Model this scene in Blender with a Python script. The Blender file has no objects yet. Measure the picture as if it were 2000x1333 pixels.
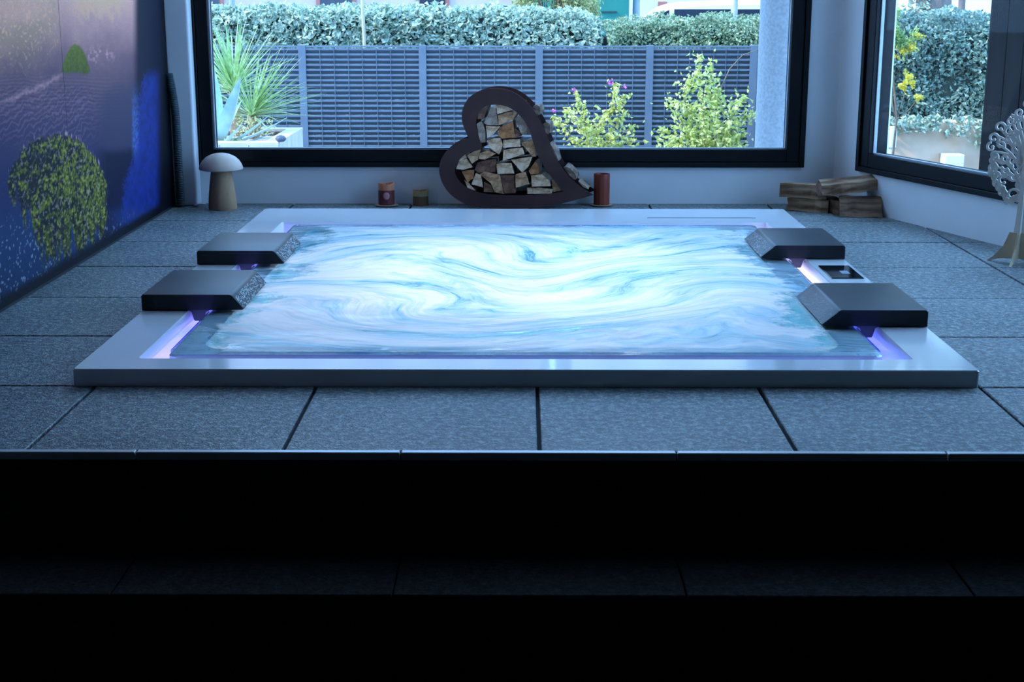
import bpy, bmesh, math, random
import numpy as np
from mathutils import Vector, Matrix, noise as mnoise

# ------------------------------------------------------------------ camera
F = 2778.0; CX, CY = 1000.0, 666.5; VX, VY = 1020.0, -12.0; H = 1.066
PITCH = math.atan((CY - VY) / F)
YAW = math.atan((VX - CX) / F * math.cos(PITCH))
sc = bpy.context.scene
COL = sc.collection
cd = bpy.data.cameras.new('camera'); cam = bpy.data.objects.new('camera', cd); COL.objects.link(cam)
cd.sensor_width = 36.0; cd.lens = F / 2000 * 36; cd.clip_start = 0.05; cd.clip_end = 300
cam.location = (0, 0, H); cam.rotation_euler = (math.pi / 2 - PITCH, 0, YAW)
sc.camera = cam

# ------------------------------------------------------------------ light
SKY = (0.275, 0.545, 1.0); SKY_S = 4.6
w = bpy.data.worlds.new('world'); sc.world = w; w.use_nodes = True
w.node_tree.nodes['Background'].inputs[0].default_value = (*SKY, 1)
w.node_tree.nodes['Background'].inputs[1].default_value = SKY_S
sl = bpy.data.lights.new('sun', 'SUN'); so = bpy.data.objects.new('sun', sl); COL.objects.link(so)
sl.energy = 3.6; sl.color = (1.0, 0.93, 0.84); sl.angle = math.radians(3)
so.rotation_euler = Vector((0.72, 0.20, -0.66)).to_track_quat('-Z', 'Y').to_euler()
so.location = (-6, 0, 9)
vs = sc.view_settings
vs.view_transform = 'Standard'; vs.look = 'None'; vs.gamma = 1.0; vs.use_curve_mapping = False
vs.exposure = 0.2

rnd = random.Random(7)
PI = math.pi

# ------------------------------------------------------------------ pixel helpers (directions only)
def ray(px, py):
    x = (px - CX) / F; y = -(py - CY) / F
    d = np.array([x, math.cos(PITCH) + y * math.sin(PITCH), -math.sin(PITCH) + y * math.cos(PITCH)])
    c, s = math.cos(YAW), math.sin(YAW)
    return np.array([c * d[0] - s * d[1], s * d[0] + c * d[1], d[2]])
def on_z(px, py, z=0.0):
    d = ray(px, py); t = (z - H) / d[2]; return Vector((t * d[0], t * d[1], z))
def on_y(px, py, Y):
    d = ray(px, py); t = Y / d[1]; return Vector((t * d[0], Y, H + t * d[2]))
def project(P):
    P = np.asarray(P, float) - np.array([0, 0, H]); c, s = math.cos(YAW), math.sin(YAW)
    x = c * P[..., 0] + s * P[..., 1]; y = -s * P[..., 0] + c * P[..., 1]; z = P[..., 2]
    zc = y * math.cos(PITCH) - z * math.sin(PITCH); u = y * math.sin(PITCH) + z * math.cos(PITCH)
    return CX + F * x / zc, CY - F * u / zc

# ------------------------------------------------------------------ mesh helpers
class MB:
    def __init__(s): s.v = []; s.f = []; s.m = []
    def add(s, vs_, fs, mi=0):
        o = len(s.v); s.v += [tuple(p) for p in vs_]
        for f in fs: s.f.append(tuple(i + o for i in f)); s.m.append(mi)
        return s
    def box(s, x0, x1, y0, y1, z0, z1, M=None, mi=0):
        vs_ = [Vector(p) for p in ((x0,y0,z0),(x1,y0,z0),(x1,y1,z0),(x0,y1,z0),(x0,y0,z1),(x1,y0,z1),(x1,y1,z1),(x0,y1,z1))]
        if M is not None: vs_ = [M @ p for p in vs_]
        return s.add(vs_, [(0,3,2,1),(4,5,6,7),(0,1,5,4),(1,2,6,5),(2,3,7,6),(3,0,4,7)], mi)
    def cbox(s, x0, x1, y0, y1, z0, z1, c=0.003, M=None, mi=0):
        """box with its top edges chamfered"""
        p = [(x0,y0,z0),(x1,y0,z0),(x1,y1,z0),(x0,y1,z0),(x0,y0,z1-c),(x1,y0,z1-c),(x1,y1,z1-c),(x0,y1,z1-c),
             (x0+c,y0+c,z1),(x1-c,y0+c,z1),(x1-c,y1-c,z1),(x0+c,y1-c,z1)]
        vs_ = [Vector(q) for q in p]
        if M is not None: vs_ = [M @ q for q in vs_]
        fs = [(0,3,2,1),(8,9,10,11)]
        for i in range(4):
            j = (i+1) % 4; fs += [(i,j,4+j,4+i),(4+i,4+j,8+j,8+i)]
        return s.add(vs_, fs, mi)
    def loops(s, L, cap0=False, cap1=False, mi=0, closed=True):
        o = len(s.v); n = len(L[0])
        for l in L: s.v += [tuple(p) for p in l]
        for k in range(len(L)-1):
            for i in range(n if closed else n-1):
                j = (i+1) % n
                s.f.append((o+k*n+i, o+k*n+j, o+(k+1)*n+j, o+(k+1)*n+i)); s.m.append(mi)
        if cap0: s.f.append(tuple(o+i for i in reversed(range(n)))); s.m.append(mi)
        if cap1: s.f.append(tuple(o+(len(L)-1)*n+i for i in range(n))); s.m.append(mi)
        return s
    def tube(s, pts, r, n=8, mi=0, caps=True):
        pts = [Vector(p) for p in pts]; L = []
        for k, p in enumerate(pts):
            a = pts[max(k-1,0)]; b = pts[min(k+1,len(pts)-1)]
            t = (b-a).normalized(); u = t.orthogonal().normalized() if k == 0 else (pu - t*pu.dot(t)).normalized()
            pu = u; v = t.cross(u); rr = r[k] if isinstance(r,(list,tuple)) else r
            L.append([p + (u*math.cos(2*PI*i/n) + v*math.sin(2*PI*i/n))*rr for i in range(n)])
        return s.loops(L, caps, caps, mi)
    def lathe(s, prof, n=24, c=(0,0,0), mi=0, cap0=True, cap1=True):
        L = [[(c[0]+r*math.cos(2*PI*i/n), c[1]+r*math.sin(2*PI*i/n), c[2]+z) for i in range(n)] for r, z in prof]
        return s.loops(L, cap0, cap1, mi)
    def prism(s, poly, fn0, fn1, mi_side=0, mi0=0, mi1=0):
        """poly of 2-D points; fn0/fn1 map a point to the two ends"""
        n = len(poly); o = len(s.v)
        s.v += [tuple(fn0(p)) for p in poly] + [tuple(fn1(p)) for p in poly]
        for i in range(n):
            j = (i+1) % n; s.f.append((o+i,o+j,o+n+j,o+n+i)); s.m.append(mi_side)
        s.f.append(tuple(o+i for i in reversed(range(n)))); s.m.append(mi0)
        s.f.append(tuple(o+n+i for i in range(n))); s.m.append(mi1)
        return s
    def mesh(s, name, mats, smooth=False, angle=None):
        me = bpy.data.meshes.new(name); me.from_pydata(s.v, [], s.f)
        for m in (mats if isinstance(mats,(list,tuple)) else [mats]): me.materials.append(m)
        if any(s.m): me.polygons.foreach_set('material_index', s.m)
        bm = bmesh.new(); bm.from_mesh(me); bmesh.ops.recalc_face_normals(bm, faces=bm.faces); bm.to_mesh(me); bm.free()
        if smooth:
            me.polygons.foreach_set('use_smooth', [True]*len(me.polygons))
            if angle: me.set_sharp_from_angle(angle=math.radians(angle))
        me.update(); return me
    def build(s, name, mats, parent=None, smooth=False, angle=None, loc=None):
        return link(name, s.mesh(name, mats, smooth, angle), parent, loc)
def link(name, me, parent=None, loc=None, rot=None):
    o = bpy.data.objects.new(name, me); COL.objects.link(o)
    if parent is not None: o.parent = parent
    if loc is not None: o.location = loc
    if rot is not None: o.rotation_euler = rot
    return o
def tag(o, label=None, cat=None, group=None, kind=None):
    if label: o['label'] = label
    if cat: o['category'] = cat
    if group: o['group'] = group
    if kind: o['kind'] = kind
    return o
def thing(name, label, cat, loc=(0,0,0), rz=0.0, group=None, kind=None):
    o = link(name, None, None, loc, (0,0,rz)); o.empty_display_size = 0.05
    return tag(o, label, cat, group, kind)
def bevel(o, wdt, seg=2, ang=30):
    m = o.modifiers.new('bevel', 'BEVEL'); m.width = wdt; m.segments = seg; m.limit_method = 'ANGLE'; m.angle_limit = math.radians(ang)
    return o
def rrect(x0, x1, y0, y1, r, z, n=6):
    out = []
    for cx, cy, a0 in ((x1-r,y1-r,0),(x0+r,y1-r,90),(x0+r,y0+r,180),(x1-r,y0+r,270)):
        for k in range(n+1):
            a = math.radians(a0 + 90*k/n); out.append((cx+r*math.cos(a), cy+r*math.sin(a), z))
    return out

# ------------------------------------------------------------------ material helpers
class NT:
    def __init__(s, name):
        s.mat = bpy.data.materials.new(name); s.mat.use_nodes = True; s.t = s.mat.node_tree
        s.t.nodes.clear(); s.out = s.t.nodes.new('ShaderNodeOutputMaterial')
    def n(s, kind, **kw):
        nd = s.t.nodes.new('ShaderNode' + kind)
        for k, v in kw.items():
            if k.startswith('p_'): setattr(nd, k[2:], v)
            else:
                key = k.replace('_', ' ') if not k.startswith('i') or not k[1:].isdigit() else int(k[1:])
                s.set(nd, key, v)
        return nd
    def set(s, nd, key, v):
        inp = nd.inputs[key]
        if isinstance(v, bpy.types.NodeSocket): s.t.links.new(v, inp)
        elif isinstance(v, bpy.types.Node): s.t.links.new(v.outputs[0], inp)
        else:
            if isinstance(v, (tuple, list)) and len(v) == 3 and inp.type == 'RGBA': v = (*v, 1)
            inp.default_value = v
    def surf(s, nd): s.t.links.new(nd.outputs[0], s.out.inputs[0]); return s.mat
    def pos(s, kind='world'):
        if kind == 'world': return s.n('NewGeometry').outputs['Position']
        return s.n('TexCoord').outputs['Object']
    def mapping(s, vec, scale=(1,1,1), rot=(0,0,0), loc=(0,0,0)):
        return s.n('Mapping', Vector=vec, Scale=scale, Rotation=rot, Location=loc)
    def noise(s, vec, scale, detail=3, rough=0.5, dist=0.0):
        return s.n('TexNoise', Vector=vec, Scale=scale, Detail=detail, Roughness=rough, Distortion=dist)
    def ramp(s, fac, stops):
        r = s.n('ValToRGB', Fac=fac); e = r.color_ramp.elements
        while len(e) < len(stops): e.new(0.5)
        for el, (p, c) in zip(e, stops):
            el.position = p; el.color = (*c, 1) if len(c) == 3 else c
        return r
    def math(s, op, a, b=0.0, clamp=False):
        return s.n('Math', p_operation=op, p_use_clamp=clamp, i0=a, i1=b)
    def mix(s, fac, a, b, blend='MIX'):
        m = s.t.nodes.new('ShaderNodeMix'); m.data_type = 'RGBA'; m.blend_type = blend
        s.set(m, 0, fac); s.set(m, 6, a); s.set(m, 7, b); return m.outputs[2]
def pmat(name, c, rough=0.6, c2=None, nscale=8, ndetail=4, stops=(0.35,0.65), bump=None, metallic=0.0, coat=0.0, spec=0.5,
         space='object', stretch=(1,1,1), sss=None, trans=None, emis=None):
    t = NT(name); b = t.n('BsdfPrincipled')
    b.inputs['Roughness'].default_value = rough; b.inputs['Metallic'].default_value = metallic
    b.inputs['Coat Weight'].default_value = coat; b.inputs['Coat Roughness'].default_value = 0.05
    b.inputs['Specular IOR Level'].default_value = spec
    b.inputs['Base Color'].default_value = (*c, 1)
    if c2 is not None or bump:
        v = t.mapping(t.pos(space), stretch)
    if c2 is not None:
        r = t.ramp(t.noise(v, nscale, ndetail).outputs[0], [(stops[0], c), (stops[1], c2)])
        t.set(b, 'Base Color', r)
    if bump:
        bs, bst, bd = bump
        bn = t.n('Bump', Strength=bst, Distance=bd, Height=t.noise(v, bs, 3).outputs[0]); t.set(b, 'Normal', bn)
    if emis: b.inputs['Emission Color'].default_value = (*emis[:3],1); b.inputs['Emission Strength'].default_value = emis[3]
    if trans:
        tr = t.n('BsdfTranslucent', Color=trans[:3]); 
        if c2 is not None:
            pass
        mx = t.n('MixShader', Fac=trans[3]); t.t.links.new(b.outputs[0], mx.inputs[1]); t.t.links.new(tr.outputs[0], mx.inputs[2])
        return t.surf(mx)
    return t.surf(b)

M = {}
# bush-hammered granite of the deck
def stone(name, a, b_, c_, rough, bs):
    t = NT(name); P = t.pos('world')
    n1 = t.noise(P, 48, 4, 0.8); n2 = t.noise(P, 2.5, 3); n3 = t.noise(P, 150, 2, 0.6)
    f = t.math('ADD', t.math('MULTIPLY', n1, 0.7), t.math('MULTIPLY', n3, 0.3))
    r = t.ramp(f, [(0.38, a), (0.5, b_), (0.60, c_)])
    col = t.mix(0.18, r.outputs[0], t.ramp(n2, [(0.3, a), (0.7, c_)]).outputs[0])
    b = t.n('BsdfPrincipled', Base_Color=col, Roughness=rough)
    b.inputs['Specular IOR Level'].default_value = 0.5 if bs > 0.3 else 0.1
    t.set(b, 'Normal', t.n('Bump', Strength=bs, Distance=0.010, Height=f))
    return t.surf(b)
M['stone'] = stone('granite', (0.022,0.030,0.034), (0.11,0.135,0.14), (0.42,0.46,0.45), 0.42, 0.9)
M['shaded_stone'] = stone('shaded_granite', (0.015,0.012,0.012), (0.030,0.026,0.026), (0.055,0.050,0.050), 0.8, 0.25)  # granite recoloured near-black, shade put into the colour
M['grout'] = pmat('dark_grout', (0.012,0.013,0.015), 0.9, (0.02,0.02,0.022), 60)
M['plaster'] = pmat('white_plaster', (0.74,0.76,0.78), 0.75, (0.80,0.81,0.82), 2.2, 4, bump=(30,0.08,0.004), space='world')
M['dark_paint'] = pmat('charcoal_paint', (0.05,0.05,0.055), 0.8, (0.065,0.062,0.065), 3, bump=(40,0.05,0.002), space='world')
M['dark_floor'] = pmat('dark_floor', (0.02,0.019,0.02), 0.5, (0.03,0.028,0.03), 12, space='world')
M['alu_black'] = pmat('black_window_frame', (0.006,0.007,0.009), 0.38, (0.009,0.010,0.012), 40, bump=(300,0.05,0.001), spec=0.14)
M['alu_trim'] = pmat('brushed_trim', (0.50,0.50,0.50), 0.35, (0.6,0.6,0.6), 25, metallic=0.2, stretch=(0.3,1,1), space='world')
M['gasket'] = pmat('grey_gasket', (0.40,0.45,0.5), 0.4, (0.46,0.5,0.55), 30)
M['acrylic'] = pmat('white_acrylic', (0.80,0.83,0.85), 0.16, (0.84,0.86,0.88), 3, coat=0.6, bump=(9,0.015,0.004), space='world')
M['cushion'] = pmat('black_polyurethane', (0.010,0.014,0.018), 0.40, (0.014,0.019,0.024), 5, bump=(420,0.10,0.002), spec=0.32)
M['bracket'] = pmat('black_bracket', (0.05,0.05,0.07), 0.3, (0.06,0.06,0.08), 30)
M['droplet'] = pmat('water_drop', (0.30,0.36,0.40), 0.12, (0.40,0.45,0.50), 80, spec=0.7)
def glass(name, tint=(0.96,0.98,0.98), ior=1.13):
    t = NT(name)
    bf = t.n('NewGeometry').outputs['Backfacing']
    fr = t.n('Fresnel', IOR=t.n('MapRange', Value=bf, i3=ior, i4=1/ior).outputs[0])     # thin pane: both faces reflect alike
    nz = t.noise(t.pos('world'), 0.9, 1)
    tr = t.n('BsdfTransparent', Color=t.ramp(nz, [(0.2, tint), (0.8, tuple(min(1, c*1.01) for c in tint))]))
    gl = t.n('BsdfGlossy', Roughness=0.02)
    mx = t.n('MixShader', Fac=fr); t.t.links.new(tr.outputs[0], mx.inputs[1]); t.t.links.new(gl.outputs[0], mx.inputs[2])
    return t.surf(mx)
M['glass'] = glass('window_glass')
M['wood_pale'] = pmat('pale_turned_wood', (0.58,0.44,0.35), 0.6, (0.70,0.55,0.45), 14, stretch=(1,1,0.15), bump=(40,0.1,0.002))
M['wood_stem'] = pmat('brown_stem_wood', (0.30,0.17,0.09), 0.65, (0.50,0.30,0.17), 22, stretch=(1,1,0.12), bump=(50,0.15,0.003))
M['wood_tree'] = pmat('bleached_plywood', (0.80,0.74,0.66), 0.6, (0.88,0.82,0.74), 10, stretch=(1,1,0.2))
M['wood_foot'] = pmat('tan_plywood', (0.66,0.50,0.32), 0.6, (0.76,0.60,0.42), 10, stretch=(1,1,0.2))
M['steel'] = pmat('rust_brown_steel', (0.045,0.017,0.017), 0.75, (0.075,0.028,0.026), 9, bump=(60,0.12,0.002))
M['wax_red'] = pmat('red_wax', (0.17,0.020,0.012), 0.45, (0.27,0.045,0.022), 9, stretch=(1,1,0.3))
M['wax_orange'] = pmat('orange_wax', (0.62,0.20,0.10), 0.45, (0.72,0.28,0.15), 9)
M['wax_dark'] = pmat('dark_plum_wax', (0.10,0.016,0.020), 0.5, (0.16,0.03,0.03), 12, stretch=(1,1,0.2))
M['wax_tan'] = pmat('tan_wax', (0.40,0.26,0.12), 0.5, (0.50,0.34,0.17), 14)
M['wax_brown'] = pmat('brown_wax', (0.12,0.055,0.025), 0.55, (0.18,0.085,0.04), 14, stretch=(1,1,0.2))
M['seal'] = pmat('pink_seal', (0.55,0.22,0.25), 0.5, (0.62,0.28,0.3), 40)
M['wick'] = pmat('black_wick', (0.01,0.01,0.01), 0.9, (0.02,0.02,0.02), 90)
M['saucer'] = pmat('tan_saucer', (0.36,0.25,0.18), 0.5, (0.42,0.30,0.22), 20)
M['hose'] = pmat('black_hose', (0.03,0.06,0.07), 0.45, (0.04,0.075,0.085), 30)
M['panel'] = pmat('black_glass_panel', (0.006,0.007,0.009), 0.08, (0.008,0.009,0.011), 20)
M['panel_mark'] = pmat('grey_panel_key', (0.30,0.36,0.42), 0.3, (0.34,0.4,0.46), 40)

# ------------------------------------------------------------------ room dimensions
XL = -1.80; YB = 7.40; ZC = 3.90; ZF = -0.484
A = Vector((1.62, YB, 0)); dirw = Vector((0.34414, -0.93892, 0)); nw = Vector((0.93892, 0.34414, 0))
MW = Matrix(((dirw.x, nw.x, 0, A.x), (dirw.y, nw.y, 0, A.y), (0, 0, 1, 0), (0, 0, 0, 1)))   # s, outward, z
S_END = 5.2
PE = MW @ Vector((S_END, 0, 0))          # where the angled wall ends
YF = -2.6
struct = lambda o: tag(o, kind='structure')

# lower floor
struct(MB().box(XL-0.3, PE.x+0.3, YF-0.3, 3.3, ZF-0.2, ZF).build('floor', M['dark_floor']))
tag(bpy.data.objects['floor'], 'dark lower floor in front of the two steps')
# deck slab with the opening for the tub, stone tiles on top
DY0 = 3.232
TUB = (-1.252, 1.272, 3.822, 6.875)
OP = (-1.16, 1.18, 3.90, 6.78)
slab = MB()
t0 = -0.012
slab.box(XL, OP[0], DY0+0.012, YB, ZF, t0).box(OP[0], OP[1], DY0+0.012, OP[2], ZF, t0).box(OP[0], OP[1], OP[3], YB, ZF, t0)
rx = lambda y: A.x + (A.y - y) * (-dirw.x / dirw.y)
slab.prism([(OP[1], DY0+0.012), (rx(DY0+0.012), DY0+0.012), (rx(YB), YB), (OP[1], YB)], lambda p: (p[0], p[1], ZF), lambda p: (p[0], p[1], t0))
deck = slab.build('floor_deck', M['grout'])
tag(deck, 'raised deck of square grey granite tiles around the hot tub', kind='structure')
xs = [0.043 + 0.617*k for k in range(-3, 6)]; ys = [DY0 + 0.597*k for k in range(7)] + [YB]
G = 0.005
cache = {}
def clip_right(poly):
    """keep the part of a convex polygon on the room side of the angled wall"""
    out = []; n = len(poly); d = lambda p: (Vector((p[0], p[1], 0)) - A).dot(nw) + 0.004
    for i in range(n):
        p, q = poly[i], poly[(i+1) % n]; a, b = d(p), d(q)
        if a <= 0: out.append(p)
        if (a < 0 < b) or (b < 0 < a):
            t = a/(a-b); out.append((p[0]+(q[0]-p[0])*t, p[1]+(q[1]-p[1])*t))
    return out
for i in range(len(xs)-1):
    for j in range(len(ys)-1):
        x0, x1, y0, y1 = max(xs[i], XL)+G, xs[i+1]-G, ys[j]+(G if j else 0.022), ys[j+1]-(G if j < len(ys)-2 else 0)
        cx, cy = (x0+x1)/2, (y0+y1)/2
        if TUB[0] < cx < TUB[1] and TUB[2] < cy < ys[6]: continue
        poly = clip_right([(x0,y0),(x1,y0),(x1,y1),(x0,y1)])
        if len(poly) < 3: continue
        if len(poly) == 4 and abs(poly[1][0]-x1) < 1e-6 and abs(poly[2][0]-x1) < 1e-6:
            key = (round(x1-x0,4), round(y1-y0,4))
            if key not in cache:
                cache[key] = MB().cbox(-key[0]/2, key[0]/2, -key[1]/2, key[1]/2, t0, 0, 0.0025).mesh('tile', M['stone'])
            o = link('tile', cache[key], deck, (cx, cy, rnd.uniform(-0.0008, 0.0006)))
        else:
            MB().prism(poly, lambda p: (p[0], p[1], t0), lambda p: (p[0], p[1], 0)).build('tile', M['stone'], deck)
# metal nosing at the deck edge, in lengths that follow the riser tiles
rj = [-2.235, -1.575, -0.922, -0.289, 0.370, 1.014, 1.66, 2.31, 2.96]
nos = thing('trim_1', 'brushed metal edging strip along the deck edge', None, (0, DY0, 0), kind='structure')
for a, b in zip(rj[:-1], rj[1:]):
    a = max(a, XL)
    MB().cbox(a+0.002, b-0.002, -0.004, 0.017, -0.016, 0.003, 0.002).build('edging_strip', M['alu_trim'], nos)
# two steps, their stone darkened to paint in the dim foreground
def step(y0, y1, z0, z1, label):
    o = thing('stair_step', label, None, (0, y0, z0), kind='structure')
    MB().box(XL, 3.2, 0.014, y1-y0, 0, z1-z0-0.012).build('core', M['grout'], o)
    for a, b in zip(rj[:-1], rj[1:]):
        a = max(a, XL)
        MB().box(a+0.002, min(b, 3.2)-0.002, 0.0, 0.014, 0.002, z1-z0-0.014).build('tile', M['shaded_stone'], o)
        if y1 - y0 > 0.05:
            MB().cbox(a+0.002, min(b, 3.2)-0.002, 0.0, y1-y0-0.001, z1-z0-0.012, z1-z0, 0.002).build('tile', M['shaded_stone'], o)
    return o
step(DY0-0.002, DY0+0.012, -0.242, -0.004, 'upper riser of stone tiles painted in shade right below the deck edge')
step(2.957, DY0-0.002, ZF, -0.242, 'stone step painted in shade below the deck with tiled tread and riser')

# walls
WH = 0.30
W1 = dict(x0=-1.69, x1=1.461, z0=0.191, z1=3.70)       # opening of the back window
b = MB()
b.box(XL-WH, W1['x0'], YB, YB+0.20, ZF, ZC).box(W1['x1'], A.x+0.16, YB, YB+0.20, ZF, ZC)
b.box(W1['x0'], W1['x1'], YB, YB+0.20, ZF, W1['z0']).box(W1['x0'], W1['x1'], YB, YB+0.20, W1['z1'], ZC)
struct(b.build('wall_back', M['plaster']))
struct(MB().box(XL, -1.676, 7.30, YB, 0, ZC).build('trim_2', M['plaster']))
tag(bpy.data.objects['trim_2'], 'white pilaster in the left corner beside the window'); bevel(bpy.data.objects['trim_2'], 0.012, 3)
struct(MB().box(XL-WH, XL, YF-0.3, YB, ZF, ZC).build('wall_left', M['dark_paint']))
W2 = dict(s0=0.225, s1=3.6, z0=0.200, z1=3.70)
b = MB()
b.box(0.0, W2['s0'], 0, 0.17, ZF, ZC, MW).box(W2['s1'], S_END, 0, 0.17, ZF, ZC, MW)
b.box(W2['s0'], W2['s1'], 0, 0.17, ZF, W2['z0'], MW).box(W2['s0'], W2['s1'], 0, 0.17, W2['z1'], ZC, MW)
struct(b.build('wall_right', M['plaster']))
struct(MB().box(PE.x, PE.x+WH, YF-0.3, PE.y+0.1, ZF, ZC).build('wall_side', M['dark_paint']))
struct(MB().box(XL-WH, PE.x+WH, YF-0.3, YF, ZF, ZC).build('wall_front', M['dark_paint']))
struct(MB().prism([(XL-WH, YF-0.3), (PE.x+WH, YF-0.3), (PE.x+WH, PE.y), (A.x+0.35, YB+WH), (XL-WH, YB+WH)],
                  lambda p: (p[0], p[1], ZC), lambda p: (p[0], p[1], ZC+0.25)).build('ceiling', M['dark_paint']))
# white ceiling over the deck bay only, added unseen to bounce light on walls
struct(MB().prism([(XL, 3.9), (rx(3.9), 3.9), (rx(YB), YB), (XL, YB)], lambda p: (p[0], p[1], ZC-0.04), lambda p: (p[0], p[1], ZC-0.001)).build('ceiling_bay', M['plaster']))

# windows
def window(name, T, u0, u1, z0, z1, label):
    o = thing(name, label, None, kind='structure'); o.matrix_world = T
    def ring(nm, a, wdt, y0, y1, m):
        r = MB(); A0, A1, Z0, Z1 = u0+a, u1-a, z0+a, z1-a
        r.loops([[(A0,y,Z0),(A1,y,Z0),(A1,y,Z1),(A0,y,Z1)] for y in (y0,)] , False, False)
        r = MB()
        r.box(A0, A0+wdt, y0, y1, Z0, Z1).box(A1-wdt, A1, y0, y1, Z0, Z1)
        r.box(A0+wdt, A1-wdt, y0, y1, Z0, Z0+wdt).box(A0+wdt, A1-wdt, y0, y1, Z1-wdt, Z1)
        return r.build(nm, m, o)
    bevel(ring('frame', 0.0, 0.026, -0.022, 0.115, M['alu_black']), 0.002, 1)
    bevel(ring('sash', 0.026, 0.066, -0.010, 0.100, M['alu_black']), 0.003, 1)
    ring('gasket', 0.092, 0.006, 0.016, 0.034, M['gasket'])
    g = 0.095
    MB().box(u0+g, u1-g, 0.022, 0.028, z0+g, z1-g).build('pane', M['glass'], o)
    return o
window('window_1', Matrix.Translation((0, YB, 0)), W1['x0'], W1['x1'], W1['z0'], W1['z1'], 'large picture window with black frame looking onto the slatted fence')
window('window_2', MW, W2['s0'], W2['s1'], W2['z0'], W2['z1'], 'black framed window in the angled right wall')

# ------------------------------------------------------------------ value noise for prints
def vnoise(x, y, seed=0):
    xi = np.floor(x).astype(np.int64); yi = np.floor(y).astype(np.int64); fx = x-xi; fy = y-yi
    fx = fx*fx*(3-2*fx); fy = fy*fy*(3-2*fy)
    def h(i, j):
        n = (i*374761393 + j*668265263 + seed*1442695041) & 0xffffffff
        n = ((n ^ (n >> 13)) * 1274126177) & 0xffffffff
        return ((n ^ (n >> 16)) & 0xffff) / 65535.0
    return (h(xi,yi)*(1-fx)+h(xi+1,yi)*fx)*(1-fy) + (h(xi,yi+1)*(1-fx)+h(xi+1,yi+1)*fx)*fy
def fbm(x, y, seed=0, o=4):
    s = 0; a = 0.5; t = 0
    for k in range(o): s = s + a*vnoise(x*2**k, y*2**k, seed+k); t += a; a *= 0.5
    return s/t
def sstep(a, b, x):
    t = np.clip((x-a)/(b-a), 0, 1); return t*t*(3-2*t)
def lin(c):
    c = np.asarray(c, float)/255.0; return np.where(c <= 0.04045, c/12.92, ((c+0.055)/1.055)**2.4)

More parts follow.
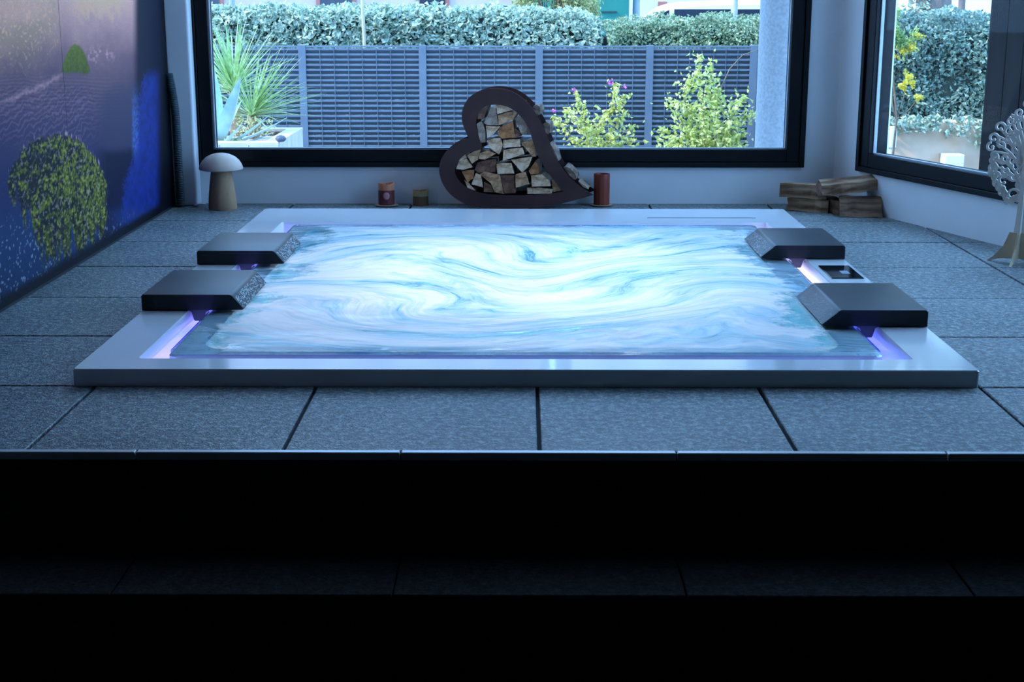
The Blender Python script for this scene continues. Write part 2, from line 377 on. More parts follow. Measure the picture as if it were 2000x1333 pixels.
# ------------------------------------------------------------------ printed canvas on the left wall
XM = XL + 0.012
YM0, YM1 = 3.30, 7.285
def mural_colour(Y, Z):
    """print: mossy boulders in a misty stream, as the photo shows it on the canvas"""
    px, py = project(np.stack([np.full_like(Y, XM), Y, Z], -1))
    def mixc(c, col, f): return c*(1-f[..., None]) + lin(col)*f[..., None]
    n1 = fbm(Y*6, Z*9, 1); n2 = fbm(Y*26, Z*40, 5); n3 = fbm(Y*60, Z*110, 9, 2)
    stops = [(-200,(160,152,166)),(0,(154,147,162)),(60,(132,126,146)),(120,(92,89,116)),(190,(62,66,100)),(290,(44,54,100)),(380,(28,46,100)),(470,(24,58,110)),(640,(14,40,86))]
    c = np.zeros(Y.shape+(3,))
    yv = py + (n1-0.5)*50 + px*0.05
    for k in range(3): c[..., k] = np.interp(yv, [s[0] for s in stops], [lin(s[1])[k] for s in stops])
    # misty grass top left
    f = sstep(150, 60, px + (n1-.5)*90)*sstep(150, 70, py + (n2-.5)*80)*0.75
    c = mixc(c, (118,126,112), f*(0.45+0.8*(n2-.2)).clip(0,1)); c = mixc(c, (154,152,148), f*sstep(0.62,0.75,n3))
    f = sstep(130, 165, px)*sstep(260, 225, px)*sstep(45, 5, py+(n2-.5)*50)*0.8
    c = mixc(c, (158,155,146), f)
    f = sstep(60, 10, np.hypot((px-20)/1.4, py-10)+(n1-.5)*50)*0.5
    c = mixc(c, (162,152,160), f)
    # white water line across the left and the eddy beside the small boulder
    d = py - (205 - 0.47*px) + (n2-.5)*14
    f = np.exp(-(d/5.0)**2)*sstep(130, 110, px)*sstep(-20, 30, px)*(0.25+0.75*n3); c = mixc(c, (150,144,172), f*0.7)
    f = np.exp(-((px-195)/26)**2-((py-108)/15)**2)*sstep(0.5,0.72,fbm(Y*30, Z*70, 31)); c = mixc(c, (156,150,172), f*0.8)
    # ripples
    rp = np.sin((py*0.85 + px*0.55)*0.55 + 13*n1 + 9*n2)
    f = sstep(0.1, 0.95, rp)*sstep(150, 190, py)*sstep(300, 250, py)*sstep(215, 150, px)*0.24; c = mixc(c, (128,124,172), f)
    rp = np.sin(py*0.9 + 9*n1)
    f = sstep(0.2, 1, rp)*sstep(140, 160, py)*sstep(260, 180, px)*sstep(250,200,py)*0.12; c = mixc(c, (150,146,182), f)
    # slate water and dark pool at centre right
    f = sstep(180, 215, px)*sstep(150, 205, py)*0.75; c = mixc(c, (46,60,98), f*(0.8+.4*(n2-.5)).clip(0,1))
    f = sstep(175, 212, px)*sstep(280, 305, py+(n1-.5)*20); c = mixc(c, (10,20,62), f*0.92)
    # deep navy curtain at the right and the bright blue stream in it
    f = sstep(256, 272, px); c = mixc(c, (6,14,52), f)
    edge = np.interp(py, [0,120,135,160,200,260,300,330,360,420], [400,330,284,277,270,263,260,252,240,236])
    f = sstep(-3, 7, px - edge + (n3-.5)*16)*sstep(320, 300, px)*sstep(125, 165, py)
    c = mixc(c, (24,56,158), f*(0.55+0.7*(n2-.3)).clip(0,1))
    f = sstep(150, 230, py)*sstep(255, 262, px)*sstep(275, 265, px)*sstep(320,280,py); c = mixc(c, (64,108,200), f*n3)
    f = sstep(306, 322, px); c = mixc(c, (4,6,26), f)
    f = sstep(395, 420, py)*sstep(200, 240, px)*sstep(450,410,py-0.55*(330-px)); c = mixc(c, (30,60,130), f*0.6)
    # spray at the lower left
    f = sstep(0.71, 0.78, fbm(Y*70, Z*90, 51, 2))*sstep(400, 470, py); c = mixc(c, (128,168,214), f*0.6)
    # small boulder
    ex = (px-148)/29; top = 88 + 54*np.abs(ex)**2.2; inside = sstep(1.05, 0.93, np.abs(ex)+(n3-.5)*.1)*sstep(-3, 4, py-top+(n3-.5)*8)*sstep(146, 137, py+(n2-.5)*10)
    g = (0.35 + 0.75*n3 - 0.3*(py-100)/40).clip(0, 1)
    c = mixc(c, (42,66,30), inside); c = mixc(c, (86,116,48), inside*g*0.8)
    # big boulder with hanging moss
    ex = (px-108)/101; top = 265 + 92*np.abs(ex)**2.6 + 12*(ex < -0.5)*(-0.5-ex)
    hang = np.interp(px, [5,30,60,80,100,140,180,205,213], [340,395,425,490,505,480,480,440,400]) + (fbm(Y*34, Z*5, 71, 3)-.5)*130
    inside = sstep(1.06, 0.92, np.abs(ex)+(n2-.5)*0.22)*sstep(-4, 4, py-top+(n2-.5)*30)*sstep(14, -14, py-hang)
    mo = fbm(Y*36, Z*56, 81, 3); fine = fbm(Y*75, Z*130, 95, 2)
    dens = sstep(520, 400, py)
    c = mixc(c, (22,32,44), inside*0.95)
    green = sstep(0.42, 0.60, mo + 0.18*(ex+0.1) - 0.10*np.exp(-((px-95)/55)**2-((py-310)/30)**2))
    c = mixc(c, (82,112,54), inside*green*(0.35+0.65*dens)*(0.25+fine).clip(0,1))
    c = mixc(c, (122,146,88), inside*green*sstep(0.60, 0.78, fine)*0.8)
    c = mixc(c, (120,140,160), inside*sstep(0.60, 0.72, fine)*sstep(0.62,0.40,mo)*0.55)
    c = mixc(c, (12,18,28), inside*sstep(0.42, 0.30, fine)*0.8)
    f = sstep(8, 0, np.abs(py-top+6))*(np.abs(ex) < 0.95)*sstep(0.62,0.75,fbm(Y*70, Z*12, 99, 2)); c = mixc(c, (168,170,206), f*0.6)
    # shadow gap along the floor, painted into the print colour
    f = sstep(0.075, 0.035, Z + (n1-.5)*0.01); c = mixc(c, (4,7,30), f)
    return c
MUR_GAIN = np.array([2.75, 1.36, 0.80])
def mural():
    ny = 600
    Yv = np.concatenate([np.linspace(YM0, 4.6, 40, endpoint=False), np.linspace(4.6, YM1, ny-40)])
    Zv = np.concatenate([np.linspace(0.012, 1.10, 330, endpoint=False), np.linspace(1.10, 2.5, 40)])
    Yg, Zg = np.meshgrid(Yv, Zv)
    col = np.clip(1.25*mural_colour(Yg, Zg)**1.14*MUR_GAIN, 0, 0.95)
    nzv, nyv = Yg.shape
    v = np.stack([np.zeros_like(Yg), Yg, Zg], -1).reshape(-1, 3)
    q = np.arange(nzv*nyv).reshape(nzv, nyv)
    f = np.stack([q[:-1,:-1], q[:-1,1:], q[1:,1:], q[1:,:-1]], -1).reshape(-1, 4)
    me = bpy.data.meshes.new('printed_canvas'); me.from_pydata(v.tolist(), [], f.tolist())
    at = me.color_attributes.new('print', 'FLOAT_COLOR', 'POINT')
    at.data.foreach_set('color', np.concatenate([col.reshape(-1,3), np.ones((col.size//3,1))], 1).astype(np.float32).ravel())
    t = NT('printed_canvas'); ca = t.n('VertexColor', p_layer_name='print')
    nz_ = t.noise(t.pos('object'), 140, 2)
    colr = t.mix(0.25, ca.outputs[0], t.ramp(nz_, [(0.3,(0.55,0.55,0.55)),(0.7,(1.3,1.3,1.3))]).outputs[0], 'MULTIPLY')
    b = t.n('BsdfPrincipled', Base_Color=colr, Roughness=0.5); b.inputs['Specular IOR Level'].default_value = 0.12
    me.materials.append(t.surf(b))
    o = thing('wall_mural', 'printed canvas of mossy boulders in a blue misty stream covering the left wall', 'mural', (XM, 0, 0))
    link('printed_canvas', me, o)
    MB().box(-0.010, -0.001, YM0, YM1, 0.012, 2.5).build('backing', M['hose'], o)
    # seams of the canvas widths
    for y in (4.78, 5.62):
        MB().box(0.0, 0.0008, y, y+0.0015, 0.02, 2.5).build('seam', M['hose'], o)
mural()

# corrugated hose in the corner
hs = MB(); p0 = on_z(345, 402); L = []
for k in range(150):
    z = 0.006 + k*0.0045; r = 0.019 + 0.003*(k % 2)
    xo = 0.0 if z < 0.45 else -0.02*((z-0.45)/0.2)**1.5
    L.append([(xo + r*math.cos(2*PI*i/14), r*math.sin(2*PI*i/14), z) for i in range(14)])
hs.loops(L, True, True)
tag(hs.build('corrugated_hose', M['hose'], None, True, 50, loc=(-1.757, 7.270, 0)), 'black corrugated hose standing in the corner beside the pilaster', 'hose')

# ------------------------------------------------------------------ hot tub
ZT = 0.050; CO = (-1.097, 1.117, 3.945, 6.450); BO = (-1.034, 1.054, 4.012, 6.385); BI = (-0.945, 0.945, 4.085, 6.262)
ZB = 0.043
tub = thing('hot_tub', 'white sunken hot tub full of foaming water, lit overflow channel round its rim', 'hot tub', ((TUB[0]+TUB[1])/2, (TUB[2]+TUB[3])/2, 0))
TO = Vector((-tub.location.x, -tub.location.y, 0))
def tpart(mb, name, mats, parent=tub, smooth=True, angle=40, loc=TO): return mb.build(name, mats, parent, smooth, angle, loc)
r_ = MB(); n = 5
r_.loops([rrect(*TUB, 0.008, 0.001, n), rrect(*TUB, 0.008, ZT-0.004, n), rrect(TUB[0]+0.003, TUB[1]-0.003, TUB[2]+0.003, TUB[3]-0.003, 0.008, ZT, n),
          rrect(CO[0]-0.003, CO[1]+0.003, CO[2]-0.003, CO[3]+0.003, 0.014, ZT, n), rrect(*CO, 0.012, ZT-0.004, n), rrect(*CO, 0.012, 0.001, n),
          rrect(*TUB, 0.008, 0.001, n)])
tpart(r_, 'outer_frame', M['acrylic'])
r_ = MB(); r_.loops([rrect(CO[0]-.001, CO[1]+.001, CO[2]-.001, CO[3]+.001, 0.012, 0.002, n), rrect(*CO, 0.012, -0.055, n), rrect(BO[0]-.002, BO[1]+.002, BO[2]-.002, BO[3]+.002, 0.03, -0.055, n)])
tpart(r_, 'overflow_channel', M['acrylic'])
def inset(R, d): return (R[0]+d, R[1]-d, R[2]+d, R[3]-d)
r_ = MB()
r_.loops([rrect(*BO, 0.03, -0.055, 8), rrect(*BO, 0.03, ZB-0.006, 8), rrect(*inset(BO, 0.005), 0.03, ZB, 8),
          rrect(*inset(BI, -0.006), 0.08, ZB, 8), rrect(*BI, 0.08, ZB-0.008, 8), rrect(*inset(BI, 0.02), 0.08, -0.20, 8), rrect(*inset(BI, 0.05), 0.08, -0.23, 8),
          rrect(*inset(BI, 0.42), 0.09, -0.23, 8), rrect(*inset(BI, 0.46), 0.09, -0.44, 8), rrect(*inset(BI, 0.50), 0.09, -0.455, 8)], False, True)
tpart(r_, 'basin', M['acrylic'])
# LED strips lying in the channel
def led(name, col, s):
    t = NT(name); nz = t.noise(t.pos('world'), 7.0, 2)
    e = t.n('Emission', Color=t.ramp(nz, [(0.35, col[0]), (0.65, col[1])]), Strength=s); return t.surf(e)
LS = 2.6
leds = [('x', CO[0]+0.010, 3.99, 6.40, led('led_violet', ((0.12,0.16,1.0),(0.28,0.22,1.0)), LS*1.5)),
        ('x', CO[1]-0.052, 3.99, 5.10, led('led_blue', ((0.05,0.10,1.0),(0.14,0.15,1.0)), LS*1.5)),
        ('x', CO[1]-0.052, 5.12, 6.40, led('led_pink', ((0.62,0.50,1.0),(0.45,0.42,1.0)), LS*2.0)),
        ('y', CO[3]-0.052, -1.03, 1.05, led('led_lilac', ((0.26,0.26,1.0),(0.40,0.36,1.0)), LS*1.3)),
        ('y', CO[2]+0.012, -1.03, 1.05, led('led_deep_blue', ((0.05,0.14,1.0),(0.16,0.10,0.9)), LS*1.5))]
for ax, c0, a, b_, m in leds:
    mb = MB()
    if ax == 'x': mb.cbox(c0, c0+0.042, a, b_, -0.054, -0.048, 0.002)
    else: mb.cbox(a, b_, c0, c0+0.042, -0.054, -0.048, 0.002)
    mb.build('led_strip', m, tub, loc=TO)
# underwater lamps on the basin walls
t = NT('pool_lamp'); nz = t.noise(t.pos('world'), 20, 1)
M['pool_lamp'] = t.surf(t.n('Emission', Color=t.ramp(nz, [(0.3,(0.50,0.80,1.0)),(0.7,(0.58,0.85,1.0))]), Strength=1.5))
POOL_W = 1.5
for (x, y, z) in [(-0.5,4.6,-0.30),(0.5,4.6,-0.30),(-0.5,5.2,-0.30),(0.5,5.2,-0.30),(-0.5,5.75,-0.30),(0.5,5.75,-0.30),(0,5.85,-0.30),(0,4.48,-0.30)]:
    lz = -0.43
    o = MB().lathe([(0.05,0),(0.05,0.010),(0.042,0.014)], 16).build('pool_lamp', M['pool_lamp'], tub, True, 30, TO + Vector((x*0.85, y*0.8+1.05, -0.452)))
    ld = bpy.data.lights.new('pool_lamp_light', 'POINT'); ld.energy = POOL_W; ld.color = (1.0, 0.94, 0.95); ld.shadow_soft_size = 0.06
    lo = bpy.data.objects.new('pool_lamp_light', ld); COL.objects.link(lo); lo.parent = o; lo.location = (0, 0, 0.20)
# water: one sheet that reaches over the basin rim, foam in the middle
ZW = 0.050
def water():
    N1, N2 = 150, 170
    X, Yg = np.meshgrid(np.linspace(BO[0]+0.004, BO[1]-0.004, N1), np.linspace(BO[2]+0.004, BO[3]-0.004, N2))
    ed = np.minimum(np.minimum(X-BO[0], BO[1]-X), np.minimum(Yg-BO[2], BO[3]-Yg))
    amp = sstep(0.03, 0.30, ed)
    Z = ZW + 0.010*amp*(fbm(X*2.2+5, Yg*4.5, 3)-0.5) + 0.006*amp*(fbm(X*7, Yg*12, 13)-0.5) + 0.006*amp
    r = 0.03
    for sx, cx in ((-1, BO[0]+r), (1, BO[1]-r)):
        for sy, cy in ((-1, BO[2]+r), (1, BO[3]-r)):
            m = ((X-cx)*sx > 0) & ((Yg-cy)*sy > 0); d = np.hypot(X-cx, Yg-cy); k = np.where(m & (d > r-0.004), (r-0.004)/np.maximum(d,1e-6), 1)
            X = np.where(m, cx+(X-cx)*k, X); Yg = np.where(m, cy+(Yg-cy)*k, Yg)
    v = np.stack([X, Yg, Z], -1).reshape(-1, 3).tolist(); q = np.arange(N1*N2).reshape(N2, N1)
    f = np.stack([q[:-1,:-1], q[:-1,1:], q[1:,1:], q[1:,:-1]], -1).reshape(-1, 4).tolist()
    loop = list(q[0,:]) + list(q[1:,-1]) + list(q[-1,-2::-1]) + list(q[-2:0:-1,0])
    o = len(v); 
    for i in loop: p = v[i]; v.append((p[0], p[1], ZB-0.001))
    for i in range(len(loop)):
        j = (i+1) % len(loop); f.append((loop[i], o+i, o+j, loop[j]))
    me = bpy.data.meshes.new('water'); me.from_pydata(v, [], [tuple(int(i) for i in a) for a in f])
    me.polygons.foreach_set('use_smooth', [True]*len(me.polygons))
    t = NT('foaming_water'); P = t.pos('world')
    # swirling domain: a few slow eddies turn the streaks
    cur = P
    for ex, ey, er, ea in ((-0.50,4.62,0.42,2.4), (0.42,4.95,0.50,-2.0), (-0.10,5.65,0.50,1.8), (0.62,5.85,0.40,-2.0), (-0.72,5.50,0.40,-1.8), (0.75,4.45,0.28,1.8), (0.05,4.35,0.30,-1.2)):
        d = t.n('VectorMath', p_operation='DISTANCE', i0=cur, i1=(ex,ey,ZW)).outputs['Value']
        q = t.math('DIVIDE', d, er); g = t.math('POWER', 2.718, t.math('MULTIPLY', t.math('MULTIPLY', q, q), -1.0))
        cur = t.n('VectorRotate', p_rotation_type='Z_AXIS', Vector=cur, Center=(ex,ey,ZW), Angle=t.math('MULTIPLY', g, ea*0.5)).outputs[0]
    warp = t.noise(t.mapping(cur, (0.9,1.5,1)), 1.3, 3, 0.5)
    wv = t.n('VectorMath', p_operation='MULTIPLY_ADD', i0=warp.outputs['Color'], i1=(0.7,0.5,0), i2=cur)
    warp2 = t.noise(t.mapping(wv, (1,1.6,1)), 3.5, 3, 0.55)
    wv2 = t.n('VectorMath', p_operation='MULTIPLY_ADD', i0=warp2.outputs['Color'], i1=(0.22,0.12,0), i2=wv)
    streak = t.noise(t.mapping(wv2, (0.8,3.4,1)), 1.7, 8, 0.56)
    fine = t.noise(t.mapping(wv2, (1.6,11.0,1)), 5.0, 5, 0.62)
    st = t.math('ADD', t.math('MULTIPLY', streak, 0.70), t.math('MULTIPLY', fine, 0.30))
    # distance to the edge of the foam field, broken up by noise
    sep = t.n('SeparateXYZ', Vector=P)
    brk = t.noise(t.mapping(P, (1,1,1)), 4.5, 5, 0.62)
    off = t.math('MULTIPLY', t.math('SUBTRACT', brk, 0.5), 0.75)
    cx, cy = (BI[0]+BI[1])/2, (BI[2]+BI[3])/2
    dx = t.math('SUBTRACT', (BI[1]-BI[0])/2 + 0.02, t.math('ABSOLUTE', t.math('SUBTRACT', sep.outputs[0], cx)))
    dy = t.math('SUBTRACT', (BI[3]-BI[2])/2 + 0.02, t.math('ABSOLUTE', t.math('SUBTRACT', sep.outputs[1], cy)))
    ed_ = t.math('MINIMUM', t.math('ADD', t.math('SUBTRACT', dx, 0.05), off), t.math('ADD', t.math('ADD', dy, 0.055), t.math('MULTIPLY', off, 0.3)))
    field = t.n('MapRange', p_interpolation_type='SMOOTHSTEP', Value=ed_); field.inputs[1].default_value = -0.06; field.inputs[2].default_value = 0.06
    # foam coverage: open teal patches where the streak noise is low
    cov = t.n('MapRange', p_interpolation_type='SMOOTHSTEP', Value=st); cov.inputs[1].default_value = 0.34; cov.inputs[2].default_value = 0.42
    cov.inputs[3].default_value = 0.25; cov.inputs[4].default_value = 1.0
    foamf = t.math('MULTIPLY', field.outputs[0], cov.outputs[0])
    film = t.n('MapRange', Value=t.noise(t.mapping(wv2, (1,3,1)), 5.0, 5).outputs[0]); film.inputs[1].default_value = 0.5; film.inputs[2].default_value = 0.8; film.inputs[4].default_value = 0.35
    foamf = t.math('MAXIMUM', foamf, film.outputs[0])
    fcol = t.ramp(st, [(0.38,(0.22,0.56,0.72)), (0.45,(0.56,0.79,0.88)), (0.55,(0.94,0.96,0.97))])
    dif = t.n('BsdfDiffuse', Color=fcol); trl = t.n('BsdfTranslucent', Color=fcol)
    fm = t.n('MixShader', Fac=0.45); t.t.links.new(dif.outputs[0], fm.inputs[1]); t.t.links.new(trl.outputs[0], fm.inputs[2])
    bmp = t.n('Bump', Strength=0.12, Distance=0.012, Height=st)
    bm2 = t.n('Bump', Strength=0.5, Distance=0.012, Height=t.noise(t.mapping(wv, (1,2.2,1)), 7, 3).outputs[0])
    t.set(dif, 'Normal', bmp)
    deep = t.n('MapRange', Value=t.math('MINIMUM', dx, dy)); deep.inputs[1].default_value = 0.0; deep.inputs[2].default_value = 0.05
    clr = t.n('BsdfTransparent', Color=t.mix(deep.outputs[0], (0.74,0.88,0.93), t.ramp(brk, [(0.3,(0.16,0.58,0.74)),(0.7,(0.24,0.68,0.80))]).outputs[0]))
    gls = t.n('BsdfGlossy', Roughness=0.06, Normal=bm2); fr = t.n('Fresnel', IOR=t.n('MapRange', Value=t.n('NewGeometry').outputs['Backfacing'], i3=1.33, i4=1/1.33).outputs[0], Normal=bm2)
    body = t.n('MixShader', Fac=foamf); t.t.links.new(clr.outputs[0], body.inputs[1]); t.t.links.new(fm.outputs[0], body.inputs[2])
    glf = t.math('MULTIPLY', fr, t.n('MapRange', Value=foamf, i3=1.0, i4=0.45).outputs[0])
    al = t.n('MixShader', Fac=glf); t.t.links.new(body.outputs[0], al.inputs[1]); t.t.links.new(gls.outputs[0], al.inputs[2])
    me.materials.append(t.surf(al))
    link('water', me, tub, TO)['label'] = 'foaming pale blue water'
water()
# control panel on the right side of the frame
cp = MB(); q = [on_z(*p, ZT) for p in ((1600,521),(1660,520),(1686,545),(1623,545))]
cp.cbox(1.137, 1.255, 5.130, 5.378, ZT, ZT+0.004, 0.002)
cpo = cp.build('control_panel', M['panel'], tub, loc=TO); cpo['label'] = 'black glass control panel'
MB().box(1.192, 1.222, 5.205, 5.262, ZT+0.004, ZT+0.0048).build('key', M['panel_mark'], cpo)
# thin slot in the back bar
MB().box(0.585, 1.09, 6.583, 6.592, ZT-0.001, ZT+0.0012).build('slot', M['hose'], tub, loc=TO)

# headrests
def headrest(side, y0, label):
    """side -1 left rim, +1 right rim; leans over the channel from frame to water"""
    o = thing('headrest', label, 'headrest', (0, y0, ZT+0.0), 0, 'black headrests on the tub rim')
    xo, xt, xi = (-1.252, -0.945, -0.915) if side < 0 else (1.272, 0.985, 0.940)
    Ln = 0.43; h = 0.056; mb = MB()
    prof = [(xo, 0.002), (xo, h-0.006), (xo-side*0.006, h)]
    for k in range(5):
        a = k/4; prof.append((xt + side*0.016*(1-a) - side*0.0*a, h - 0.010*a*a))
    prof += [(xi - side*0.0, 0.010), (xi+side*0.004, 0.004)]
    L = []
    for y, s in ((0, 0.004), (0.004, 0), (Ln-0.004, 0), (Ln, 0.004)):
        cxp = (xo+xi)/2; czp = h/2
        L.append([(px_ + (cxp-px_)*s*4, y, z + (czp-z)*s*8) for px_, z in prof])
    mb.loops(L, True, True)
    mb.build('cushion', M['cushion'], o, True, 35)
    # bracket reaching down into the channel
    xc = (CO[0]+BO[0])/2 if side < 0 else (CO[1]+BO[1])/2
    br = MB(); L = []
    for z, hw in ((0.004, 0.052), (-0.004, 0.030), (-0.030, 0.021), (-0.034, 0.017)):
        L.append([(xc-hw*0.8, 0.006, z), (xc+hw*0.8, 0.006, z), (xc+hw*0.8, 0.060, z), (xc-hw*0.8, 0.060, z)])
    br.loops(L, True, True); br.build('bracket', M['bracket'], o, True, 30)
    # water drops on the sloping face
    dr = MB(); sl = Vector((xi-xt, 0, 0.010-(h-0.01))); nrm = Vector((-side*0.045, 0, 0.03)).normalized()
    for _ in range(300):
        u, v = rnd.random(), rnd.random(); r = rnd.uniform(0.0014, 0.0036)
        p = Vector((xt, v*(Ln-0.02)+0.01, h-0.010)) + sl*u
        e1 = Vector((0,1,0)); e2 = nrm.cross(e1)
        ring = [p + (e1*math.cos(a)+e2*math.sin(a))*r for a in (0, 1.26, 2.51, 3.77, 5.03)]
        top = p + nrm*r*0.7
        dr.add(ring+[top], [(i, (i+1) % 5, 5) for i in range(5)])
    tag(dr.build('water_drops', M['droplet'], o, True), kind='stuff')
    return o
headrest(-1, 4.567, 'black headrest on the left rim of the tub, the nearer one')
headrest(-1, 5.388, 'black headrest on the left rim of the tub, the farther one')
headrest(1, 4.347, 'black headrest on the right rim in front of the control panel')
headrest(1, 5.522, 'black headrest on the right rim behind the control panel')

# ------------------------------------------------------------------ decorations on the deck
# mushroom
mu = thing('wooden_mushroom', 'turned wooden mushroom with pale domed cap beside the left pilaster', 'mushroom', (-1.525, 7.20, 0))
MB().lathe([(0.070,0),(0.072,0.008),(0.069,0.06),(0.062,0.12),(0.054,0.175),(0.050,0.205)], 28).build('stem', M['wood_stem'], mu, True, 50)
MB().lathe([(0.040,0.200),(0.098,0.199),(0.109,0.203),(0.110,0.210),(0.105,0.226),(0.093,0.246),(0.074,0.264),(0.048,0.277),(0.022,0.283),(0.004,0.284)], 32).build('cap', M['wood_pale'], mu, True, 60)
# small white bit of cable clip beside it
sb = MB(); sb.tube([(0,0,0.006),(0.03,0.02,0.012),(0.055,0.03,0.010)], 0.006, 6)
tag(sb.build('cable_end', M['plaster'], None, True, loc=on_z(380, 403)+Vector((0,-0.02,0))), 'short white cable end lying by the pilaster', 'cable')
# candles
def candle(loc, r, h, mats, label, saucer=None, seal=False, wave=0.0):
    o = thing('pillar_candle', label, 'candle', loc, 0, 'pillar candles along the window wall')
    z0 = 0.0
    if saucer:
        MB().lathe([(saucer*0.6,0),(saucer*0.95,0.003),(saucer,0.007),(saucer*0.96,0.008),(saucer*0.5,0.006)], 28).build('saucer', M['saucer'], o, True, 40); z0 = 0.0065
    n = 36; L = []; zt = h*mats[2]
    def ringr(rr, z, fl=0.0, wv=0.0): return [(rr*(1-fl*(i % 3 == 0))*math.cos(2*PI*i/n), rr*(1-fl*(i % 3 == 0))*math.sin(2*PI*i/n), z + wv*math.sin(4*PI*i/n+1)) for i in range(n)]
    MB().loops([ringr(r*0.97, z0, .05), ringr(r, z0+0.004, .05), ringr(r, zt, .05)], True, True).build('lower_wax', M[mats[0]], o, True, 30)
    MB().loops([ringr(r*1.0, zt, .02), ringr(r*1.01, h-0.004, .02, wave), ringr(r*0.97, h, .0, wave), ringr(r*0.86, h-0.001, 0, wave), ringr(r*0.80, h-0.012), ringr(r*0.3, h-0.015)], False, True).build('upper_wax', M[mats[1]], o, True, 40)
    MB().tube([(0,0,h-0.02),(0.001,0,h-0.008),(0.004,0,h-0.002)], 0.0012, 5).build('wick', M['wick'], o)
    if seal:
        c = Vector((0.004, -r*1.0, h*0.47)); pr = MB()
        pr.loops([[(c.x+0.017*k*math.cos(a), c.y-0.001-yy + 0.4*(0.017*k*math.cos(a))**2/r, c.z+0.019*k*math.sin(a)) for a in [2*PI*i/16 for i in range(16)]] for k, yy in ((1,0),(0.9,0.002),(0.5,0.003))], False, True)
        pr.build('seal', M['seal'], o, True)
    return o
candle((-0.700, 7.315, 0), 0.042, 0.118, ('wax_dark','wax_orange',0.70), 'dark red candle with orange melted rim and round seal on a saucer', 0.062, True, 0.004)
candle((-0.525, 7.335, 0), 0.040, 0.079, ('wax_brown','wax_tan',0.62), 'short tan and brown candle between the red candle and the heart', None, False, 0.003)
candle((0.412, 7.325, 0), 0.0415, 0.166, ('wax_red','wax_red',0.80), 'tall red candle at the pointed tip of the heart', 0.060)

# ------------------------------------------------------------------ heart log rack
HY0, HY1 = 7.195, 7.372
def cp_(x, y): return (840 + x*0.21751, 140 + y*0.21751)          # crop -> photo pixel
def smooth_closed(P, sharp, it=2):
    P = [Vector((*p, 0)) for p in P]; S = list(sharp)
    for _ in range(it):
        Q = []; T = []; n = len(P)
        for i in range(n):
            a, b_, c = P[i-1], P[i], P[(i+1) % n]
            if S[i]: Q.append(b_); T.append(True)
            else:
                Q.append(b_*0.75 + a*0.125 + c*0.125); T.append(False)
            Q.append((b_ + c)*0.5); T.append(False)
        P, S = Q, T
    return [(p.x, p.y) for p in P]
outer = [(75,865),(92,975),(150,1080),(230,1150),(340,1208),(480,1230),(700,1238),(900,1234),(1100,1208),(1300,1162),(1468,1110),(1380,1060),(1280,985),(1180,868),(1100,720),(1060,600),(1020,500),(960,390),(890,292),(800,212),(700,165),(600,150),(500,155),(420,182),(340,240),(295,320),(278,405),(295,490),(328,560),(345,608),(290,612),(225,640),(155,705),(100,780)]
inner = [(215,890),(238,965),(300,1030),(400,1085),(520,1108),(700,1118),(900,1115),(1080,1104),(1192,1082),(1110,975),(1040,885),(990,805),(950,720),(920,620),(890,525),(850,445),(780,370),(700,315),(600,298),(510,305),(440,350),(410,440),(416,525),(432,595),(462,655),(470,695),(430,715),(365,722),(298,756),(240,822)]
def hp(p, Y): q = on_y(*cp_(*p), HY0); return Vector((q.x + (Y-HY0)*0.13, Y, q.z))
zmin = min(hp(p, HY0).z for p in outer)
def hpz(p, Y): v = hp(p, Y); v.z -= zmin - 0.001; return v
so_ = smooth_closed(outer, [p in ((1468,1110),(345,608)) for p in outer]); si_ = smooth_closed(inner, [p in ((1192,1082),(470,695)) for p in inner])
heart = thing('heart_log_rack', 'rust-brown steel heart on its side used as a firewood rack under the window', 'log rack', (-0.09, HY0, 0))
HT = -heart.location
def plate(name, y0, y1):
    bm = bmesh.new(); vs_ = []
    eds = []
    for pts in (so_, si_):
        l = [bm.verts.new(hpz(p, y0) + HT) for p in pts]; eds += [bm.edges.new((l[i], l[(i+1) % len(l)])) for i in range(len(l))]
    bmesh.ops.triangle_fill(bm, use_beauty=True, use_dissolve=False, edges=eds)
    r = bmesh.ops.extrude_face_region(bm, geom=bm.faces[:])
    bmesh.ops.translate(bm, vec=(0, y1-y0, 0), verts=[g for g in r['geom'] if isinstance(g, bmesh.types.BMVert)])
    bmesh.ops.recalc_face_normals(bm, faces=bm.faces)
    me = bpy.data.meshes.new(name); bm.to_mesh(me); bm.free(); me.materials.append(M['steel']); return link(name, me, heart)
plate('front_plate', HY0, HY0+0.007); plate('back_plate', HY1-0.007, HY1)
for p in ((180,940),(420,1165),(800,1180),(1230,1110),(1010,620),(820,290),(480,230),(340,420),(250,720),(400,660)):
    a = hpz(p, HY0+0.007) + HT; bq = hpz(p, HY1-0.007) + HT
    MB().tube([a, bq], 0.006, 8).build('spacer_rod', M['steel'], heart, True, 40)
# split logs
def wood_end(name, a, b_, c):
    t = NT(name); P = t.pos('object'); n1 = t.noise(t.mapping(P, (14,14,14)), 1.6, 4, 0.6)
    wv = t.n('TexWave', p_wave_type='RINGS', Vector=t.mapping(P, (1,1,1)), Scale=55, Distortion=5, Detail=2)
    n2 = t.noise(t.mapping(P, (60,60,160)), 1.0, 3)
    f = t.math('ADD', t.math('MULTIPLY', n1, 0.7), t.math('ADD', t.math('MULTIPLY', wv.outputs['Fac'], 0.08), t.math('MULTIPLY', n2, 0.22)))
    b = t.n('BsdfPrincipled', Base_Color=t.ramp(f, [(0.40,a),(0.50,b_),(0.62,c)]), Roughness=0.85)
    t.set(b, 'Normal', t.n('Bump', Strength=0.5, Distance=0.004, Height=f)); return t.surf(b)
M['end_pale'] = wood_end('pale_cut_wood', (0.42,0.19,0.08), (0.86,0.54,0.32), (0.95,0.74,0.54))
